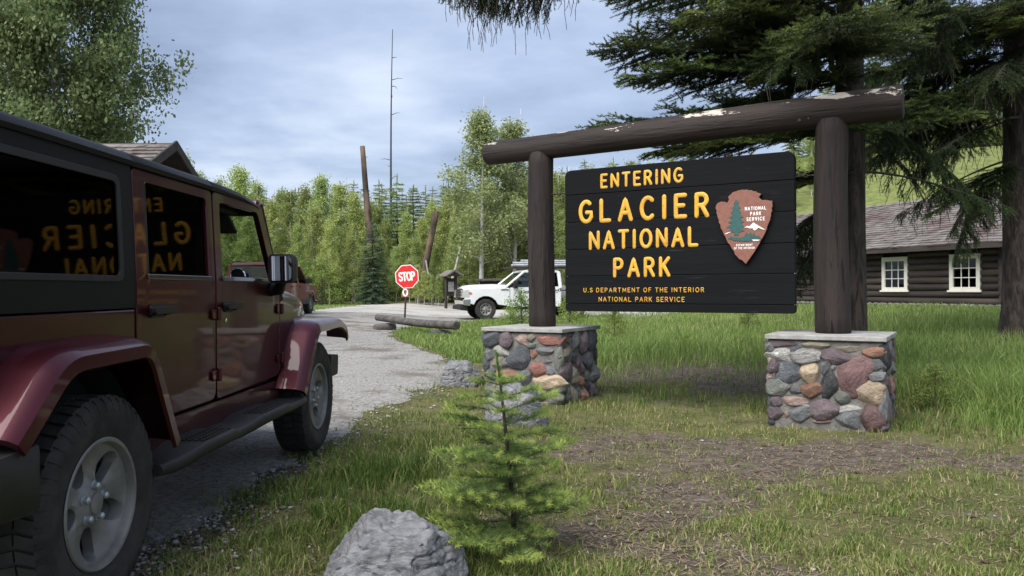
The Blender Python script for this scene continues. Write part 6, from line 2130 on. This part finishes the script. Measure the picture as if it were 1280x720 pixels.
# shrubs along the far road edge and in the meadow
for i in range(46):
    px = 405 + i * 6.6 + r7.normal() * 3
    d = 51.8 + r7.uniform(-.6, 2.4) - (3.2 if px < 430 else 0)
    x, y = at_px(px, d)
    plant('shrub', SHR[i % 3], x, y, r7.uniform(.45, 1.15), r7.uniform(0, 6.28), 'low leafy shrub at the foot of the wood across the road', 'shrub', 'shrubs along the far road edge')
for i in range(16):
    px = 215 + i * 12.5 + r7.normal() * 3
    x, y = at_px(px, 45 + r7.uniform(-1, 2))
    plant('shrub', SHR[i % 3], x, y, r7.uniform(.6, 1.3), r7.uniform(0, 6.28), 'low leafy shrub behind the parked brick-red car', 'shrub', 'shrubs behind the parked car')
for i, (px, d, s, lb) in enumerate([(652, 20.5, .42, 'bright green bush between the sign post and the white truck'), (638, 22.5, .26, 'small green bush against the front door of the white truck'), (712, 24.5, .5, 'green bush hiding the rear wheel of the white truck'), (768, 18.5, .34, 'small bush in the tall grass under the sign board'), (857, 14.8, .16, 'tuft of leafy weed beside the bare patch under the board'),
                                    (935, 21, .30, 'dark leafy bush under the cabin-side end of the sign board'), (1168, 8.1, .22, 'leafy green weed growing beside the pier with the maroon stone')]):
    x, y = at_px(px, d)
    plant('bush', SHR[(i + 1) % 3], x, y, s * (1.25 if i < 2 else 1), i * 1.1, lb, 'bush')
# hillside shrubs behind the cabin
for i in range(22):
    px = 1000 + i * 13 + r7.normal() * 5
    d = 66 + 30 * ((i * .618) % 1)
    x, y = at_px(px, d)
    plant('shrub', SHR[i % 3], x, y, r7.uniform(.6, 1.3), r7.uniform(0, 6.28), 'green shrub on the yellow-green hillside', 'shrub', 'shrubs on the hillside')


# ---------------------------------------------------------------- grass
def blades(name, X, Y, Hh, Wd, tint, lean, mat_, label, seed):
    r_ = np.random.default_rng(seed)
    n = len(X)
    Z = G(X, Y) - .005
    a = r_.uniform(0, 2 * np.pi, n)
    la = r_.uniform(0, 2 * np.pi, n)
    lx, ly = np.cos(la) * lean * Hh, np.sin(la) * lean * Hh
    wx, wy = np.cos(a) * Wd / 2, np.sin(a) * Wd / 2
    P = np.stack([X, Y, Z], 1)
    V = np.stack([P + np.stack([-wx, -wy, 0 * Z], 1), P + np.stack([wx, wy, 0 * Z], 1),
                  P + np.stack([lx * .35 + wx * .8, ly * .35 + wy * .8, Hh * .6], 1), P + np.stack([lx * .35 - wx * .8, ly * .35 - wy * .8, Hh * .6], 1),
                  P + np.stack([lx, ly, Hh * np.sqrt(np.maximum(.05, 1 - .5 * lean ** 2))], 1)], 1).reshape(-1, 3)
    b = np.arange(n) * 5
    me_ = np_mesh(name, V, [np.stack([b, b + 1, b + 2, b + 3], 1), np.stack([b + 3, b + 2, b + 4], 1)], np.repeat(tint, 5))
    return tag(link(name, me_, mat_), label, 'grass', kind='stuff')


def sample(n, d0, d1, xl, xr, r_, p=1.0):
    """points spread evenly over the picture between depths d0 and d1"""
    u = r_.random(n)
    d = 1 / (1 / d0 + u * (1 / d1 - 1 / d0)) if p == 1 else (d0 ** (1 - p) + u * (d1 ** (1 - p) - d0 ** (1 - p))) ** (1 / (1 - p))
    x = r_.uniform(-1, 1, n)
    X = (xl + xr) / 2 * d + x * (xr - xl) / 2 * d
    return X, d


def pier_mask(X, Y):
    ok = np.ones(len(X), bool)
    for c in (-1.643, 1.643):
        dx, dy = X - (SX + c * math.cos(TH)), Y - (SY - c * math.sin(TH))
        lx = dx * math.cos(TH) - dy * math.sin(TH); ly = dx * math.sin(TH) + dy * math.cos(TH)
        ok &= ~((np.abs(lx) < .52) & (np.abs(ly) < .50))
    return ok


def redge(Y): return np.interp(Y, [a for a, _ in RIGHT_EDGE], [b for _, b in RIGHT_EDGE])


def tallness(X, Y):
    t = np.maximum(sm(10.2, 12.5, Y) * sm(-.3, 1.2, X), sm(3.9, 5.0, X) * sm(6.0, 8.2, Y))
    t = t * (1 - .95 * np.exp(-(((X - 2.9) / 2.2) ** 2 + ((Y - 12.0) / 1.5) ** 2)))
    return np.clip(t + .18 * fbm(X, Y, .8, 2.2) * (t > .1), 0, 1)


rg_ = np.random.default_rng(5)
X, Y = sample(390000, 2.2, 24, -.62, .78, rg_, 1.6)
cl = np.clip(.45 + .6 * fbm(X, Y, .33, 6.1) + .6 * fbm(X, Y, .10, 2.4), 0, 1)
keep = (rg_.random(len(X)) < (1 - .97 * bare(X, Y)) * (.10 + .90 * cl ** 1.4) * (1 - .3 * sm(0, 1.2, X) * sm(8, 6, Y))) & (X > redge(Y) - .10 + .25 * rg_.normal(size=len(X))) & pier_mask(X, Y) & (tallness(X, Y) < .6)
X, Y, cl = X[keep], Y[keep], cl[keep]
lush = np.exp(-(((X + .75) / .55) ** 2 + ((Y - 5.3) / 1.5) ** 2)) + np.exp(-(((X - 1.5) / 1.4) ** 2 + ((Y - 9.6) / .8) ** 2)) + .7 * np.exp(-(((X - 4) / .5) ** 2 + ((Y - 7.3) / .8) ** 2))
Hh = (.020 + .034 * rg_.random(len(X)) ** 1.6 + .038 * cl * rg_.random(len(X)) * cl) * (1 + 2.0 * np.clip(lush, 0, 1)) * (1 + .5 * sm(9, 16, Y))
tint = np.clip(.45 + .24 * rg_.normal(size=len(X)) + .03 * sm(0, 1.2, X) * sm(8, 6, Y) - .22 * np.clip(lush, 0, 1) + .16 * fbm(X, Y, .7, 8.8), 0, 1)
blades('short_grass', X, Y, Hh, (.0028 + .0024 * rg_.random(len(X))) * (1 + Y * .10), tint, rg_.uniform(.1, .9, len(X)), M['grass_short'], 'short patchy grass growing on the trodden ground before the sign', 1)
X, Y = sample(230000, 6.2, 36, -.05, .80, rg_, 1.7)
tl = tallness(X, Y)
keep = (rg_.random(len(X)) < tl * (.35 + .65 * np.clip(.6 + .5 * fbm(X, Y, .5, 3.3), 0, 1))) & pier_mask(X, Y) & (X > redge(Y) + .5)
X, Y, tl = X[keep], Y[keep], tl[keep]
Hh = (.12 + .30 * rg_.random(len(X))) * (.4 + .6 * tl) * (1 - .45 * sm(13, 20, Y)) * (1 + .35 * fbm(X, Y, .9, 5.5))
tint = np.clip(.40 + .22 * rg_.normal(size=len(X)) + .14 * fbm(X, Y, 1.7, 1.1), 0, 1)
blades('tall_grass', X, Y, Hh, (.004 + .003 * rg_.random(len(X))) * (1 + Y * .07), tint, rg_.uniform(.05, .75, len(X)), M['grass_tall'], 'tall green meadow grass behind the stone piers', 2)
# rough grass by the truck, the log barrier and the far verge
X, Y = sample(90000, 13, 46, -.34, .12, rg_, 1.5)
inx = (X > redge(Y) + .1) & (Y < 32.2)
ver = (X < -8.6) & (Y > 32) & (Y < 46.5) & (X > -16)
keep = inx | ver
X, Y = X[keep], Y[keep]
blades('verge_grass', X, Y, .05 + .13 * rg_.random(len(X)) * (1 + .6 * fbm(X, Y, .9)), .008 + .016 * rg_.random(len(X)) + Y * .0003, np.clip(.45 + .2 * rg_.normal(size=len(X)) + .12 * fbm(X, Y, 1.3), 0, 1), rg_.uniform(.1, .8, len(X)), M['grass_tall'], 'rough verge grass around the log barrier and the truck', 3)
# dry litter on bare earth
X, Y = sample(60000, 2.2, 14, -.55, .72, rg_, 1.6)
keep = (X > redge(Y)) & pier_mask(X, Y) & (rg_.random(len(X)) < .25 + .75 * bare(X, Y))
X, Y = X[keep], Y[keep]
n = len(X)
a = rg_.uniform(0, 2 * np.pi, n); ln = .015 + .06 * rg_.random(n) ** 2
P = np.stack([X, Y, G(X, Y) + .006], 1)
dv = np.stack([np.cos(a) * ln, np.sin(a) * ln, .012 * rg_.random(n)], 1); wv = np.stack([-np.sin(a), np.cos(a), 0 * a], 1) * (.0014 * (1 + Y * .12))[:, None]
V = np.stack([P - wv, P + wv, P + dv + wv, P + dv - wv], 1).reshape(-1, 3)
tag(link('dry_litter', np_mesh('dry_litter', V, np.arange(4 * n).reshape(-1, 4), np.repeat(rg_.random(n), 4)), M['straw']), 'dry grass stems and needles lying on the bare earth', 'litter', kind='stuff')


# ---------------------------------------------------------------- loose stones
def pebbles(name, X, Y, S, mat_, label, seed):
    r_ = np.random.default_rng(seed)
    bm = bmesh.new(); bmesh.ops.create_icosphere(bm, subdivisions=1, radius=1)
    v0 = np.array([v.co[:] for v in bm.verts]); f0 = np.array([[l.index for l in f.verts] for f in bm.faces]); bm.free()
    n = len(X)
    k = v0[None] * (1 + .25 * r_.normal(size=(n, len(v0), 1))) * (S[:, None, None] * np.stack([r_.uniform(.7, 1.3, n), r_.uniform(.6, 1.1, n), r_.uniform(.35, .7, n)], 1)[:, None, :])
    a = r_.uniform(0, 6.28, n)
    c, s = np.cos(a)[:, None], np.sin(a)[:, None]
    V = np.stack([k[..., 0] * c - k[..., 1] * s + X[:, None], k[..., 0] * s + k[..., 1] * c + Y[:, None], k[..., 2] + (G(X, Y) + S * .15 + .006)[:, None]], -1).reshape(-1, 3)
    F = (f0[None] + (np.arange(n) * len(v0))[:, None, None]).reshape(-1, 3)
    return tag(link(name, np_mesh(name, V, F, np.repeat(r_.random(n), len(v0))), mat_), label, 'gravel', kind='stuff')


M['pebble'] = leaf_mat('loose_pebbles', (.07, .063, .056), (.40, .385, .36), trans=0, rnd=0, rough=.9)
X, Y = sample(30000, 2.4, 24, -.62, -.02, rg_, 1.4)
keep = (X < redge(Y) + .12 + .22 * rg_.normal(size=len(X)))
X, Y = X[keep], Y[keep]
pebbles('loose_gravel', X, Y, .004 + .010 * rg_.random(len(X)) ** 2 + .0006 * Y, M['pebble'], 'loose gravel scattered over the road and its edge', 4)
X, Y = sample(1500, 2.4, 13, -.3, .72, rg_, 1.5)
keep = (X > redge(Y)) & (rg_.random(len(X)) < .08 + bare(X, Y)) & pier_mask(X, Y)
X, Y = X[keep], Y[keep]
pebbles('scattered_pebbles', X, Y, .004 + .013 * rg_.random(len(X)) ** 5 + .0002 * Y, M['pebble'], 'pebbles and cones scattered on the bare earth', 6)

M['cone'] = mat('fallen_cone', (.045, .026, .017), (.085, .05, .03), scale=30, rough=.9, bump=.5)
X, Y = sample(260, 2.6, 12, -.12, .72, rg_, 1.4)
keep = (X > redge(Y) + .2) & (rg_.random(len(X)) < .15 + bare(X, Y)) & pier_mask(X, Y)
X, Y = X[keep], Y[keep]
pebbles('fallen_cones', X, Y, .012 + .008 * rg_.random(len(X)), M['cone'], 'dark spruce cones scattered on the bare earth', 8)
